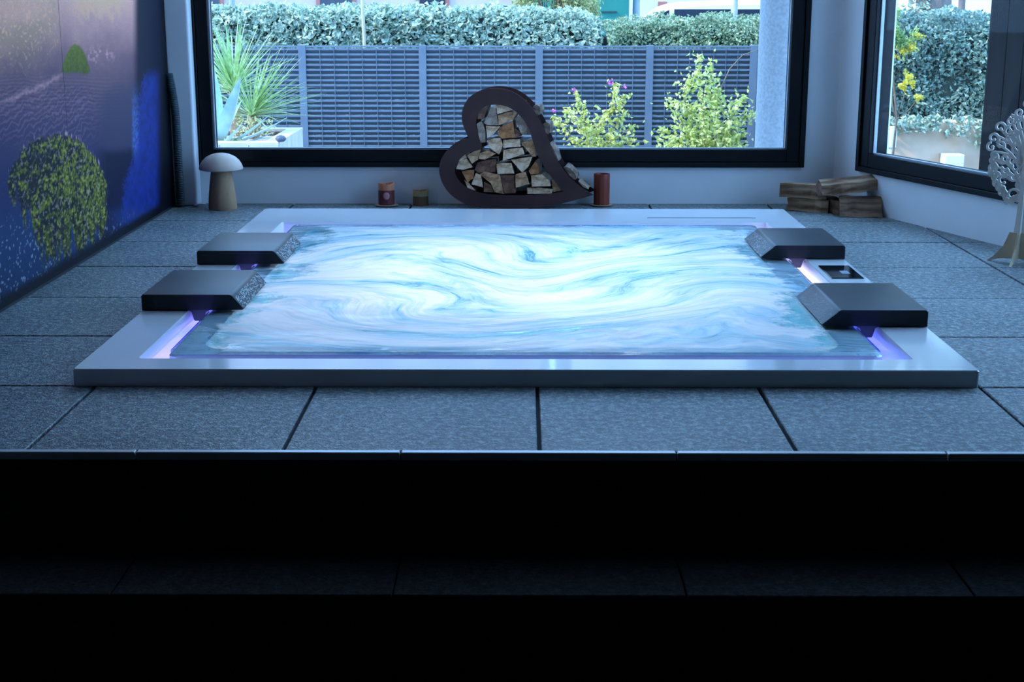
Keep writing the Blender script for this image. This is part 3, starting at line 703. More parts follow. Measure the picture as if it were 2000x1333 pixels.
M['end_tan'] = wood_end('tan_cut_wood', (0.26,0.10,0.04), (0.62,0.32,0.16), (0.84,0.52,0.30))
M['end_orange'] = wood_end('orange_cut_wood', (0.22,0.08,0.03), (0.46,0.17,0.06), (0.66,0.30,0.12))
M['end_grey'] = wood_end('grey_cut_wood', (0.18,0.12,0.09), (0.40,0.28,0.21), (0.60,0.45,0.35))
M['end_dark'] = wood_end('dark_cut_wood', (0.08,0.035,0.022), (0.18,0.075,0.045), (0.30,0.14,0.085))
M['bark'] = pmat('bark', (0.06,0.035,0.025), 0.9, (0.30,0.20,0.14), 30, stretch=(1,0.2,1), bump=(60,0.6,0.006))
M['split'] = pmat('split_wood', (0.20,0.13,0.085), 0.8, (0.40,0.28,0.19), 20, stretch=(1,0.1,1), bump=(50,0.4,0.004))
LG = 'split logs stacked in the steel heart'
LOGS = [
 ([(592,305),(645,302),(735,350),(600,386)], 'pale', 'pale flat-topped split log at the very top of the heart'),
 ([(605,397),(690,372),(780,368),(742,438),(608,490)], 'tan', 'tan split log just under the topmost pale one'),
 ([(480,466),(545,325),(588,332),(602,488),(510,486)], 'grey', 'dark grey wedge log at the top left of the heart'),
 ([(432,345),(506,318),(480,425),(425,432)], 'dark', 'small dark log in the upper left curve of the heart'),
 ([(498,492),(560,498),(625,500),(560,575),(510,603)], 'pale', 'small pale triangular log below the grey wedge'),
 ([(602,570),(618,512),(735,450),(756,598),(642,606)], 'orange', 'orange-brown square log in the upper half of the heart'),
 ([(757,425),(800,402),(850,450),(866,500),(862,572),(812,562)], 'grey', 'grey oval log against the upper right rim of the heart'),
 ([(415,478),(458,452),(492,535),(488,640),(452,645),(430,580)], 'grey', 'tall grey log against the upper left rim of the heart'),
 ([(518,622),(568,606),(626,604),(650,668),(612,750),(522,684)], 'pale', 'pale five-sided log in the middle of the heart left of two flat logs'),
 ([(658,620),(730,616),(800,614),(806,678),(652,690)], 'pale', 'pale flat log below the orange-brown one'),
 ([(812,646),(870,632),(932,620),(945,768),(915,770),(850,690)], 'tan', 'brown log against the right rim at mid height'),
 ([(655,712),(740,698),(822,690),(840,748),(720,786),(650,808)], 'pale', 'pale oblong log in the centre of the heart'),
 ([(432,790),(442,738),(520,715),(582,745),(492,796)], 'tan', 'tan log beside the inner notch of the heart'),
 ([(330,762),(400,722),(450,702),(422,800),(372,832)], 'tan', 'brown log under the notch at the top of the lower lobe'),
 ([(226,882),(252,812),(320,790),(372,868),(292,890)], 'pale', 'pale wedge log at the far left of the lower lobe'),
 ([(250,792),(308,757),(325,780),(258,812)], 'pale', 'thin pale log at the upper left of the lower lobe'),
 ([(396,890),(420,822),(500,806),(576,796),(585,910),(422,915)], 'dark', 'dark red-brown log in the left middle of the heart'),
 ([(592,836),(665,830),(722,832),(750,922),(602,926)], 'pale', 'pale square log left of the large triangular one'),
 ([(726,802),(820,786),(915,770),(880,860),(820,914)], 'pale', 'large pale triangular log pointing down at the right'),
 ([(882,902),(940,812),(976,862),(970,922),(902,932)], 'orange', 'orange-brown log right of the large triangular one'),
 ([(282,907),(340,895),(390,892),(382,962),(332,1000)], 'orange', 'brown log low in the left lobe'),
 ([(366,1020),(405,922),(450,942),(466,1045)], 'pale', 'narrow pale log low left beside the big slanting one'),
 ([(440,932),(482,907),(560,925),(620,936),(655,1108),(572,1090),(540,1012)], 'tan', 'big slanting tan log at the bottom of the heart'),
 ([(626,936),(690,940),(750,942),(756,1100),(662,1105)], 'dark', 'dark brown square log in the middle of the bottom row'),
 ([(762,932),(850,907),(885,1018),(766,1050)], 'tan', 'brown log on the bottom right of the dark square one'),
 ([(906,942),(1000,932),(1070,990),(1076,1035),(912,1040)], 'pale', 'broad pale log at the lower right of the heart'),
 ([(866,1052),(980,1052),(1095,1066),(1085,1104),(872,1108)], 'pale', 'long flat pale log lying on the bottom rim'),
 ([(1086,982),(1130,1020),(1168,1080),(1102,1090)], 'tan', 'small brown log in the pointed tip of the heart'),
 ([(300,982),(342,1010),(400,1080),(330,1052)], 'pale', 'thin pale log along the lower left rim'),
 ([(478,1002),(540,1030),(562,1092),(476,1090)], 'dark', 'small dark filler for the shaded gap under the big slanting log'),  # dark filler added for the shaded gap between logs
 ([(760,520),(800,546),(802,592),(752,602)], 'dark', 'small dark log between the orange-brown and the grey oval log'),
]
for i, (poly, tone, lab) in enumerate(LOGS):
    cx = sum(p[0] for p in poly)/len(poly); cy = sum(p[1] for p in poly)/len(poly)
    big = [(cx+(p[0]-cx)*1.03, cy+(p[1]-cy)*1.03) for p in poly]
    sm = smooth_closed(big, [True]*len(big), 1)
    y0 = HY0 + 0.010 + rnd.uniform(0, 0.014); y1 = HY1 - 0.009 - rnd.uniform(0, 0.012)
    ctr = hpz((cx, cy), y0); mb = MB(); tw = rnd.uniform(-0.03, 0.03); L = []
    for k, (yy, s) in enumerate(((y0, 0.96), (y0+0.004, 1.0), ((y0+y1)/2, 0.97+rnd.uniform(-.02,.03)), (y1, 0.96))):
        l = []
        for p in sm:
            v = hpz(p, yy) - Vector((ctr.x, 0, ctr.z)); l.append((v.x*s + rnd.uniform(-.0008,.0008), yy - y0, v.z*s + rnd.uniform(-.0008,.0008)))
        L.append(l)
    mb.loops(L[1:], False, True, 1); mb.loops(L[:2], True, False, 0)
    o = mb.build('firewood_log', [M['end_'+tone], M['bark' if i % 3 == 0 else 'split']], loc=(ctr.x, y0, ctr.z))
    tag(o, lab, 'log', LG)
# bark-covered logs that stick out between the plates on the right flank
for poly, lab in (([(905,320),(960,300),(990,330),(992,390),(955,400),(915,380)], 'bark-covered log bulging out of the upper right flank of the heart'),
                  ([(1000,462),(1078,458),(1080,575),(1035,570)], 'dark square log sticking out of the right flank of the heart'),
                  ([(1060,640),(1085,660),(1130,740),(1160,830),(1120,770),(1085,720)], 'thin bark strip along the right flank of the heart'),
                  ([(1180,850),(1250,860),(1320,950),(1305,985),(1260,960)], 'pale ragged bark piece low on the right flank of the heart'),
                  ([(1310,985),(1350,1000),(1440,1075),(1380,1050)], 'pale bark sliver near the tip of the heart')):
    y0 = HY0+0.012; y1 = HY1-0.012; c = hpz((sum(p[0] for p in poly)/len(poly), sum(p[1] for p in poly)/len(poly)), y0)
    sm = smooth_closed(poly, [False]*len(poly), 1)
    mb = MB().loops([[tuple((hpz(p, yy)-c)*1.0 + Vector((rnd.uniform(-.002,.002),0,rnd.uniform(-.002,.002)))) for p in sm] for yy in (y0, (y0+y1)/2, y1)], True, True)
    tag(mb.build('firewood_log', [M['split' if 'sliver' in lab else 'bark']], loc=c), lab, 'log', LG)

# ------------------------------------------------------------------ pile of split logs in the corner
M['log_brown'] = pmat('weathered_split_wood', (0.14,0.07,0.035), 0.9, (0.58,0.36,0.22), 34, stretch=(0.12,1,1), bump=(40,0.5,0.005))
M['log_dark'] = pmat('dark_split_wood', (0.07,0.035,0.02), 0.9, (0.32,0.18,0.105), 34, stretch=(0.12,1,1), bump=(40,0.5,0.005))
def pile_log(ctr, Ln, prof, rz, ry, rx_, mat, label, end='end_dark'):
    """split log along its own x axis"""
    mb = MB(); L = []; K = 6
    sm = smooth_closed(prof, [True]*len(prof), 1)
    for k in range(K+1):
        x = -Ln/2 + Ln*k/K; dy = mnoise.noise(Vector((k*0.7, ctr[0]*9, 1)))*0.014; dz = mnoise.noise(Vector((k*0.7, ctr[1]*9, 5)))*0.006
        L.append([(x + (rnd.uniform(-.006,.006) if k in (0, K) else 0), p[0]+dy+rnd.uniform(-.0018,.0018), p[1]+dz+rnd.uniform(-.0018,.0018)) for p in sm])
    mb.loops(L); mb.loops([L[0]], True, False, 1); mb.loops([L[-1]], False, True, 1)
    o = mb.build('firewood_log', [M[mat], M[end]], loc=ctr); o.rotation_euler = (rx_, ry, rz)
    return tag(o, label, 'log', 'split logs piled in the corner')
pile_log((1.460, 7.165, 0.037), 0.21, [(-.055,-.036),(.05,-.036),(.06,.0),(.045,.022),(-.05,.026)], -0.45, 0.02, 0, 'log_brown', 'lower left split log of the corner pile, flat on the tiles', 'end_dark')
pile_log((1.435, 7.185, 0.104), 0.235, [(-.055,-.038),(.05,-.038),(.06,.012),(.03,.030),(-.05,.032)], -0.42, 0.0, 0, 'log_brown', 'split log lying on the lower left log of the corner pile', 'end_dark')
pile_log((1.672, 6.985, 0.046), 0.205, [(-.060,-.045),(.055,-.045),(.070,-.020),(.045,.046),(.018,.050)], -0.10, 0.0, 0, 'log_dark', 'wedge-shaped dark log on the right of the corner pile', 'end_dark')
pile_log((1.583, 7.075, 0.040), 0.11, [(-.035,-.038),(.03,-.038),(.04,.02),(.0,.036),(-.035,.03)], -1.25, 0.0, 0, 'log_dark', 'short dark log end-on in the middle of the corner pile', 'end_tan')
pile_log((1.620, 7.065, 0.139), 0.29, [(-.05,-.030),(.045,-.040),(.055,.010),(.005,.044),(-.045,.020)], 0.06, -0.11, 0, 'log_brown', 'long split log on top of the corner pile', 'end_dark')

# ------------------------------------------------------------------ openwork tree of plywood
tr = thing('plywood_tree', 'pale openwork plywood tree of curling branches on a flared foot by the right window', 'sculpture', (2.022, 5.72, 0), -0.62)
def curl(mb, c, R, a0, turns, wdt, th, hand=1, taper=0.35):
    L = []; n = 18
    for k in range(n+1):
        u = k/n; a = a0 + hand*turns*2*PI*u; r = R*(1-0.72*u); wd = wdt*(1-taper*u)
        cxx = c[0]+r*math.cos(a); czz = c[1]+r*math.sin(a)
        ux, uz = math.cos(a), math.sin(a)
        L.append([(cxx-ux*wd/2, -th/2, czz-uz*wd/2), (cxx+ux*wd/2, -th/2, czz+uz*wd/2), (cxx+ux*wd/2, th/2, czz+uz*wd/2), (cxx-ux*wd/2, th/2, czz-uz*wd/2)])
    mb.loops(L, True, True)
    e = L[-1]; ex = sum(p[0] for p in e)/4; ez = sum(p[2] for p in e)/4
    mb.loops([[(ex+wdt*0.62*math.cos(t_), y, ez+wdt*0.62*math.sin(t_)) for t_ in [2*PI*i/10 for i in range(10)]] for y in (-th/2, th/2)], True, True)
crown = MB(); cz0 = 0.445; th = 0.009; rr = random.Random(4); spots = []
def bnd(a): return 0.205*(1+0.05*math.sin(5*a)+0.03*math.sin(9*a+1))
tries = 0
while len(spots) < 80 and tries < 9000:
    tries += 1
    a = rr.uniform(0, 2*PI); d = math.sqrt(rr.random()); R = rr.uniform(0.019, 0.030); lim = bnd(a) - R*0.6
    x, z = d*lim*0.98, 0; x, z = d*lim*0.76*math.cos(a), d*lim*math.sin(a)
    if all(math.hypot(x-s[0], z-s[1]) > (R+s[2])*0.80 for s in spots): spots.append((x, z, R))
for x, z, R in spots:
    curl(crown, (x, cz0+z), R, rr.uniform(0, 2*PI), rr.choice((0.8, 1.0, 1.15)), 0.0105, th, rr.choice((-1, 1)))
# branches from the trunk to the curls
for k in range(22):
    a = PI*(-0.12 + 1.24*k/21); r1 = 0.19*rr.uniform(0.75, 1.0)
    P0 = Vector((0, 0, 0.26+0.10*rr.random())); P2 = Vector((r1*0.76*math.cos(a), 0, cz0 + r1*math.sin(a))); P1 = Vector((P2.x*0.25, 0, (P0.z+P2.z)/2 + 0.05)); L = []
    for i in range(9):
        u = i/8; p = P0*(1-u)**2 + P1*2*u*(1-u) + P2*u*u; d = ((P1-P0)*(1-u) + (P2-P1)*u).normalized(); nx, nz = -d.z, d.x; wd = 0.015*(1-0.5*u)
        L.append([(p.x-nx*wd/2,-th*.45,p.z-nz*wd/2),(p.x+nx*wd/2,-th*.45,p.z+nz*wd/2),(p.x+nx*wd/2,th*.45,p.z+nz*wd/2),(p.x-nx*wd/2,th*.45,p.z-nz*wd/2)])
    crown.loops(L, True, True)
# hanging leaf drops on the lower edge
for k in range(26):
    a = PI*(1.02 + 0.96*k/25); r1 = bnd(a)*rr.uniform(0.86, 1.0); x, z = r1*0.76*math.cos(a), cz0 + r1*math.sin(a)
    sz = rr.uniform(0.012, 0.018)
    crown.loops([[(x+sz*0.75*math.cos(t_), y, z+sz*(1.25 if math.sin(t_) < 0 else 0.8)*math.sin(t_)) for t_ in [2*PI*i/12 for i in range(12)]] for y in (-th/2, th/2)], True, True)
crown.build('crown', M['wood_tree'], tr)
def plate2(poly, name, mat, rot):
    mb = MB(); mb.prism(poly, lambda p: (p[0], -th/2, p[1]), lambda p: (p[0], th/2, p[1])); o = mb.build(name, mat, tr); o.rotation_euler = (0, 0, rot); return o
trunk = [(-0.030,0.085),(0.030,0.085),(0.022,0.18),(0.017,0.30),(0.014,0.42),(0.010,0.63),(-0.010,0.63),(-0.014,0.42),(-0.017,0.30),(-0.022,0.18)]
plate2(trunk, 'trunk', M['wood_tree'], 0.02); plate2(trunk, 'trunk', M['wood_tree'], PI/2)
foot = [(-0.125,0.0),(-0.115,0.0),(-0.075,0.014),(0,0.020),(0.075,0.014),(0.115,0.0),(0.125,0.0),(0.098,0.022),(0.062,0.065),(0.040,0.125),(-0.040,0.125),(-0.062,0.065),(-0.098,0.022)]
plate2(foot, 'foot', M['wood_foot'], 0.0).location = (0, -0.010, 0); plate2([(p[0]*0.85, p[1]*0.98) for p in foot], 'foot', M['wood_foot'], PI/2)

# ================================================================== OUTSIDE
ZG = -0.62; ZS = -1.15
M['paving'] = pmat('pale_paving', (0.10,0.10,0.10), 0.9, (0.15,0.15,0.14), 3, space='world')
M['asphalt'] = pmat('asphalt', (0.12,0.12,0.125), 0.9, (0.17,0.17,0.17), 5, space='world')
tag(MB().box(-30, 30, YB+WH, 19.5, ZG-0.3, ZG).build('ground', M['paving']), 'paved ground outside the window', kind='structure')
tag(MB().box(-70, 70, 19.5, 75, ZS-0.3, ZS).build('street', M['asphalt']), 'asphalt street beyond the hedge', kind='structure')

# slatted fence
M['fence'] = pmat('grey_powder_coat', (0.12,0.155,0.20), 0.5, (0.145,0.185,0.235), 4, bump=(90,0.05,0.002), space='world')
FY = 15.0; FZ1 = 0.545; posts = [-4.76, -3.52, -2.276, -1.030, 0.175, 1.318, 2.390, 3.55]
fence = thing('slatted_fence', 'grey metal fence of narrow horizontal louvres between posts outside the window', 'fence', (0, FY, ZG))
pm = MB().box(-0.038, 0.038, -0.035, 0.035, 0, FZ1-ZG+0.006).mesh('post', M['fence'])
for x in posts: link('post', pm, fence, (x, 0, 0))
pitch = 0.0525; rm = MB().box(-0.0025, 0.0025, -0.0025, 0.0025, 0.06, FZ1-ZG-0.02).mesh('rod', M['fence'])
for a, b_ in zip(posts[:-1], posts[1:]):
    Ls = b_-a-0.078; sm_ = MB(); hgt = 0.020
    prof = [(-0.026, 0), (-0.026, hgt), (-0.020, hgt), (0.024, -0.030), (0.024, -0.034), (-0.022, 0)]
    sm_.loops([[(x, p[0], p[1]) for p in prof] for x in (-Ls/2, Ls/2)], True, True); me = sm_.mesh('slat', M['fence'])
    nsl = int((FZ1-ZG-0.10)/pitch)
    for k in range(nsl): link('slat', me, fence, ((a+b_)/2, 0, FZ1-ZG-0.045-k*pitch))
    MB().box(-Ls/2, Ls/2, -0.027, 0.027, -0.016, 0).build('top_rail', M['fence'], fence, loc=((a+b_)/2, 0, FZ1-ZG))
    for k in range(1, 8): link('rod', rm, fence, (a+0.039+Ls*k/8, -0.030, 0))

# foliage helper: many small bent leaves in one mesh
def leaves(points, size, rr, up=0.4, front=(0,-1,0), aspect=0.62):
    v = []; f = []; fr = Vector(front)
    for p in points:
        p = Vector(p); s = size*rr.uniform(0.65, 1.25)
        nrm = (fr*rr.uniform(0.2, 1.0) + Vector((rr.gauss(0,.6), rr.gauss(0,.5), up+rr.gauss(0,.6)))).normalized()
        t = nrm.orthogonal().normalized(); t.rotate(Matrix.Rotation(rr.uniform(0, 2*PI), 3, nrm)); b_ = nrm.cross(t)
        o = len(v); d = nrm*s*0.16
        v += [tuple(p - t*s*0.5), tuple(p + b_*s*aspect*0.5 - d), tuple(p + t*s*0.5), tuple(p - b_*s*aspect*0.5 - d)]
        f += [(o, o+1, o+2), (o, o+2, o+3)]
    return v, f
def leafmat(name, a, b_, c, trans=0.3, rough=0.45, nscale=9.0):
    t = NT(name); P = t.pos('world'); n1 = t.noise(P, nscale, 3, 0.7); n2 = t.noise(P, nscale*5, 1)
    f = t.math('ADD', t.math('MULTIPLY', n1, 0.5), t.math('MULTIPLY', n2, 0.5))
    col = t.ramp(f, [(0.36,a),(0.5,b_),(0.64,c)])
    b = t.n('BsdfPrincipled', Base_Color=col, Roughness=rough); b.inputs['Specular IOR Level'].default_value = 0.5
    tr_ = t.n('BsdfTranslucent', Color=col); mx = t.n('MixShader', Fac=trans)
    t.t.links.new(b.outputs[0], mx.inputs[1]); t.t.links.new(tr_.outputs[0], mx.inputs[2]); return t.surf(mx)
M['ivy'] = leafmat('ivy_leaf', (0.12,0.22,0.15), (0.40,0.50,0.38), (0.80,0.86,0.70))
M['ivy2'] = leafmat('dark_ivy_leaf', (0.06,0.13,0.10), (0.20,0.32,0.25), (0.50,0.62,0.50))
M['shrub'] = leafmat('shrub_leaf', (0.10,0.18,0.09), (0.28,0.38,0.22), (0.55,0.64,0.42))
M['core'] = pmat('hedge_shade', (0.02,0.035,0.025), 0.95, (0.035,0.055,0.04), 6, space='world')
M['twig'] = pmat('twig_bark', (0.20,0.15,0.11), 0.9, (0.30,0.23,0.17), 20)
def hedge(name, x0, x1, y0, y1, z0, zt, size, nfront, ntop, mat, label, seed, cat='hedge', wob=0.10, angle=0.0, org=(0,0)):
    rr = random.Random(seed)
    o = thing(name, label, cat, (org[0], org[1], z0), angle)
    ztf = lambda x: zt(x) if callable(zt) else zt
    def bump_(x, z): return wob*(mnoise.noise(Vector((x*1.7, z*1.7, seed))) + 0.5*mnoise.noise(Vector((x*4.5, z*4.5, seed+3))))
    pts = []
    for _ in range(nfront):
        x = rr.uniform(x0, x1); z = z0 + (ztf(x)-z0)*rr.random()
        rnd_t = max(0, z-(ztf(x)-0.18))/0.18
        pts.append((x, y0 - bump_(x, z) + rr.uniform(0, 0.09) + rnd_t**2*0.14, z-z0))
    for _ in range(ntop):
        x = rr.uniform(x0, x1); y = rr.uniform(y0+0.05, y1)
        pts.append((x, y, ztf(x) - z0 + bump_(x, y) - rr.uniform(0, 0.09)))
    v, f = leaves(pts, size, rr)
    me = bpy.data.meshes.new('foliage'); me.from_pydata(v, [], f); me.materials.append(mat)
    tag(link('foliage', me, o), kind='stuff')
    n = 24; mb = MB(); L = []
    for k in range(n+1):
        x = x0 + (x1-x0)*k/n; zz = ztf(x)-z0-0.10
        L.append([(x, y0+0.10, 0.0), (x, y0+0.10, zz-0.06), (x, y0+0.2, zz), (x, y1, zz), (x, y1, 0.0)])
    mb.loops(L, True, True); mb.build('branches', M['core'], o)  # solid dark core, painted as the shade behind the leaves
    return o
def ztop1(x): return float(np.interp(x, [-6,-3.6,-2.6,-1.0,0.2,0.62,0.80,0.95], [0.93,0.93,0.91,0.92,0.88,0.88,0.80,0.68])) + 0.04*mnoise.noise(Vector((x*2.1, 0, 3)))
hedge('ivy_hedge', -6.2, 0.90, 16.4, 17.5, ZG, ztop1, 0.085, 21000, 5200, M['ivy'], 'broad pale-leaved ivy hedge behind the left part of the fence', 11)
def ztop2(x): return float(np.interp(x, [0.9,1.05,1.5,2.2,3.0,4.0], [0.66,0.70,0.78,0.80,0.80,0.82])) + 0.05*mnoise.noise(Vector((x*2.6, 0, 8)))
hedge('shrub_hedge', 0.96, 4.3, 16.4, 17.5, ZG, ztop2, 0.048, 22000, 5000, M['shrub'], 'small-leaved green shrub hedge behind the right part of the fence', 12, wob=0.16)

# concrete column right outside the window
M['concrete'] = pmat('speckled_concrete', (0.40,0.42,0.44), 0.85, (0.52,0.54,0.56), 60, bump=(120,0.25,0.003), space='world')
col_ = MB().lathe([(0.175,0),(0.175,3.25)], 40).build('concrete_column', M['concrete'], None, True, 40, loc=(1.535, 8.35, ZG))
tag(col_, 'round speckled concrete column outside the right end of the big window', 'column')

# planter with yuccas and agave
M['plank'] = pmat('pale_pine_plank', (0.62,0.54,0.48), 0.7, (0.74,0.66,0.60), 7, stretch=(1,1,0.15), space='object')
M['gravel'] = pmat('soil', (0.50,0.42,0.38), 0.95, (0.72,0.64,0.60), 30, bump=(40,0.6,0.02), space='world')
PZ = 0.135; PX0 = -3.3; PX1 = (on_z(544,278,PZ).x+on_z(591,249,PZ).x)/2; PY0 = on_z(544,278,PZ).y; PY1 = on_z(591,249,PZ).y
pl = thing('planter_box', 'pale pine plank planter box outside the left end of the big window', 'planter', ((PX0+PX1)/2, (PY0+PY1)/2, ZG))
PO = Vector((-(PX0+PX1)/2, -(PY0+PY1)/2, -ZG))
for k in range(9):
    a = PX0 + (PX1-PX0)*k/9; b_ = PX0 + (PX1-PX0)*(k+1)/9
    MB().cbox(a+0.002, b_-0.002, PY0, PY0+0.025, ZG, PZ-0.02, 0.002).build('plank', M['plank'], pl, loc=PO)
    MB().cbox(a+0.002, b_-0.002, PY1-0.025, PY1, ZG, PZ-0.02, 0.002).build('plank', M['plank'], pl, loc=PO)
for k in range(6):
    a = PY0+0.026 + (PY1-PY0-0.052)*k/6; b_ = PY0+0.026 + (PY1-PY0-0.052)*(k+1)/6
    MB().cbox(PX1-0.025, PX1, a+0.002, b_-0.002, ZG, PZ-0.02, 0.002).build('plank', M['plank'], pl, loc=PO)
    MB().cbox(PX0, PX0+0.025, a+0.002, b_-0.002, ZG, PZ-0.02, 0.002).build('plank', M['plank'], pl, loc=PO)
for x0, x1, y0, y1 in ((PX0,PX1,PY0,PY0+0.10),(PX0,PX1,PY1-0.10,PY1),(PX1-0.10,PX1,PY0+0.102,PY1-0.102),(PX0,PX0+0.10,PY0+0.102,PY1-0.102)):
    MB().cbox(x0, x1, y0, y1, PZ-0.02, PZ, 0.003).build('cap_board', M['plank'], pl, loc=PO)
MB().box(PX0+0.03, PX1-0.03, PY0+0.03, PY1-0.03, PZ-0.25, PZ-0.05).build('soil', M['gravel'], pl, loc=PO)

M['yucca'] = leafmat('yucca_blade', (0.24,0.42,0.12), (0.40,0.58,0.24), (0.62,0.74,0.48), 0.25, 0.4, 6)
M['agave'] = leafmat('agave_leaf', (0.30,0.46,0.46), (0.42,0.60,0.60), (0.56,0.72,0.72), 0.1, 0.5, 3)
M['dry'] = pmat('dry_trunk', (0.28,0.20,0.13), 0.9, (0.42,0.32,0.22), 30, stretch=(1,1,0.4), bump=(40,0.6,0.01))
def blade_mesh(name, Ln, wd, droop, mat, seg=7, fold=0.25):
    mb = MB(); L = []
    for k in range(seg+1):
        u = k/seg; z = Ln*u - droop*u*u*u*0.35; x = droop*u*u; ww = wd*(0.55+0.9*u-1.42*u*u)*1.0 if u < 1 else 0.0
        ww = max(ww, 0.0004)
        L.append([(x - fold*ww*0.0, -ww/2, z), (x + fold*ww, 0, z - 0.0), (x, ww/2, z)])
    mb.loops(L, closed=False); me = mb.mesh(name, mat, True); return me
def rosette(name, label, base, n, Ln, wd, mat, hmin, hmax, seed, cat, group=None, trunk=0.0, prefer=None, droop=0.16):
    rr = random.Random(seed); o = thing(name, label, cat, base, 0, group)
    ms = [blade_mesh('leaf', Ln*k, wd, Ln*d, mat) for k, d in ((1.0, droop), (0.85, droop*1.6), (1.1, droop*0.6))]
    if trunk > 0:
        MB().tube([(0,0,-0.10),(0.01,0,trunk*0.5),(0,0,trunk)], [0.045,0.04,0.035], 10).build('trunk', M['dry'], o, True)
    for k in range(n):
        az = 2.39996*k + rr.uniform(-.3,.3); el = hmin + (hmax-hmin)*((k+0.5)/n)**0.8 + rr.uniform(-.08,.08)
        if prefer is not None and rr.random() < 0.5: az = prefer + rr.gauss(0, 0.7)
        q = link('leaf', ms[k % 3], o, (0, 0, trunk))
        q.rotation_euler = (0, PI/2-el, az); s = rr.uniform(0.8, 1.1); q.scale = (s, s, s)
    return o
YZ = PZ-0.052
b1 = on_y(455, 150, 10.15); b2 = on_y(492, 226, 9.95)
rosette('yucca', 'tall spiky green yucca behind the pale agave in the planter', (b1.x, 10.15, YZ), 120, 0.52, 0.020, M['yucca'], -0.05, 1.5, 21, 'yucca', 'yuccas in the planter', trunk=b1.z-YZ-0.10, droop=0.10)
rosette('yucca', 'lower spiky green yucca whose blades cross the first fence post', (b2.x, 9.95, YZ), 110, 0.50, 0.019, M['yucca'], -0.05, 1.35, 22, 'yucca', 'yuccas in the planter', trunk=b2.z-YZ, prefer=0.0, droop=0.12)
def agave(label, base, spec, seed):
    o = thing('agave', label, 'agave', base); rr = random.Random(seed)
    for az, el, Ln, wd, dr in spec:
        me = blade_mesh('leaf', Ln, wd, dr, M['agave'], 10, 0.45); q = link('leaf', me, o, (0,0,0)); q.rotation_euler = (0, PI/2-el, az)
    MB().lathe([(0.05,-0.01),(0.05,0.03),(0.02,0.06)], 12).build('heart', M['agave'], o, True)
    return o
ab = on_y(432, 292, PY0+0.2)
agave('large blue-grey agave with a broad upright leaf at the left window edge', (ab.x-0.03, PY0+0.2, YZ),
      [(-0.75,1.0,0.56,0.17,0.0),(-1.6,1.42,0.62,0.20,0.0),(2.9,1.35,0.55,0.17,0.03),(-0.35,0.30,0.44,0.06,-0.10),(0.25,0.22,0.48,0.055,-0.08),(-0.8,0.35,0.36,0.06,-0.06),(1.9,0.9,0.46,0.09,0.05),(3.6,0.7,0.5,0.09,0.08),(4.6,0.5,0.4,0.08,0.06),(-0.1,0.12,0.40,0.05,-0.06),(1.2,0.8,0.45,0.08,0.04),(2.4,1.0,0.5,0.09,0.05)], 5)
# low succulents and small finds on the planter
M['sedum'] = leafmat('sedum_leaf', (0.40,0.44,0.16), (0.56,0.58,0.26), (0.70,0.72,0.44), 0.2)
for i, (px, py, Y, r, lab) in enumerate(((495,238,9.80,0.10,'yellow-green sedum clump below the lower yucca'), (455,284,PY0+0.14,0.05,'tiny yellow-green sedum at the planter front'))):
    p = on_y(px, py, Y); rr = random.Random(30+i); o = thing('sedum', lab, 'sedum', (p.x, Y, YZ))
    hh = max(0.05, p.z-YZ); pts = []
    for k in range(260):
        a = rr.uniform(0, 2*PI); d = r*math.sqrt(rr.random()); pts.append((d*math.cos(a)*1.5, d*math.sin(a), hh*rr.uniform(0.3, 1.25)))
    v, f = leaves(pts, 0.022, rr, 0.8); me = bpy.data.meshes.new('foliage'); me.from_pydata(v, [], f); me.materials.append(M['sedum']); tag(link('foliage', me, o), kind='stuff')
    for k in range(6):
        a = k*1.05; MB().tube([(0,0,0),(r*0.6*math.cos(a),r*0.6*math.sin(a),hh*0.9)], 0.003, 5).build('stem', M['twig'], o)
M['blue_plastic'] = pmat('blue_plastic', (0.16,0.26,0.46), 0.4, (0.2,0.3,0.5), 9)
p = on_y(525, 240, 10.3)
tag(MB().cbox(-0.055, 0.055, -0.03, 0.03, 0, 0.05, 0.008).cbox(-0.045,0.045,-0.02,0.02,0.05,0.056,0.003).build('plastic_box', M['blue_plastic'], loc=(p.x, 10.3, PZ-0.05)), 'small blue plastic box behind the lower yucca in the planter', 'box')
p = on_z(540, 282, PZ)
stn = MB().lathe([(0.020,0),(0.033,0.010),(0.036,0.022),(0.026,0.036),(0.008,0.042)], 9)
tag(stn.build('pebble', pmat('dark_pebble', (0.07,0.09,0.13), 0.5, (0.12,0.14,0.18), 20), None, True, loc=(p.x, max(p.y,PY0+0.04), PZ)), 'dark round pebble on the front edge of the planter', 'pebble')

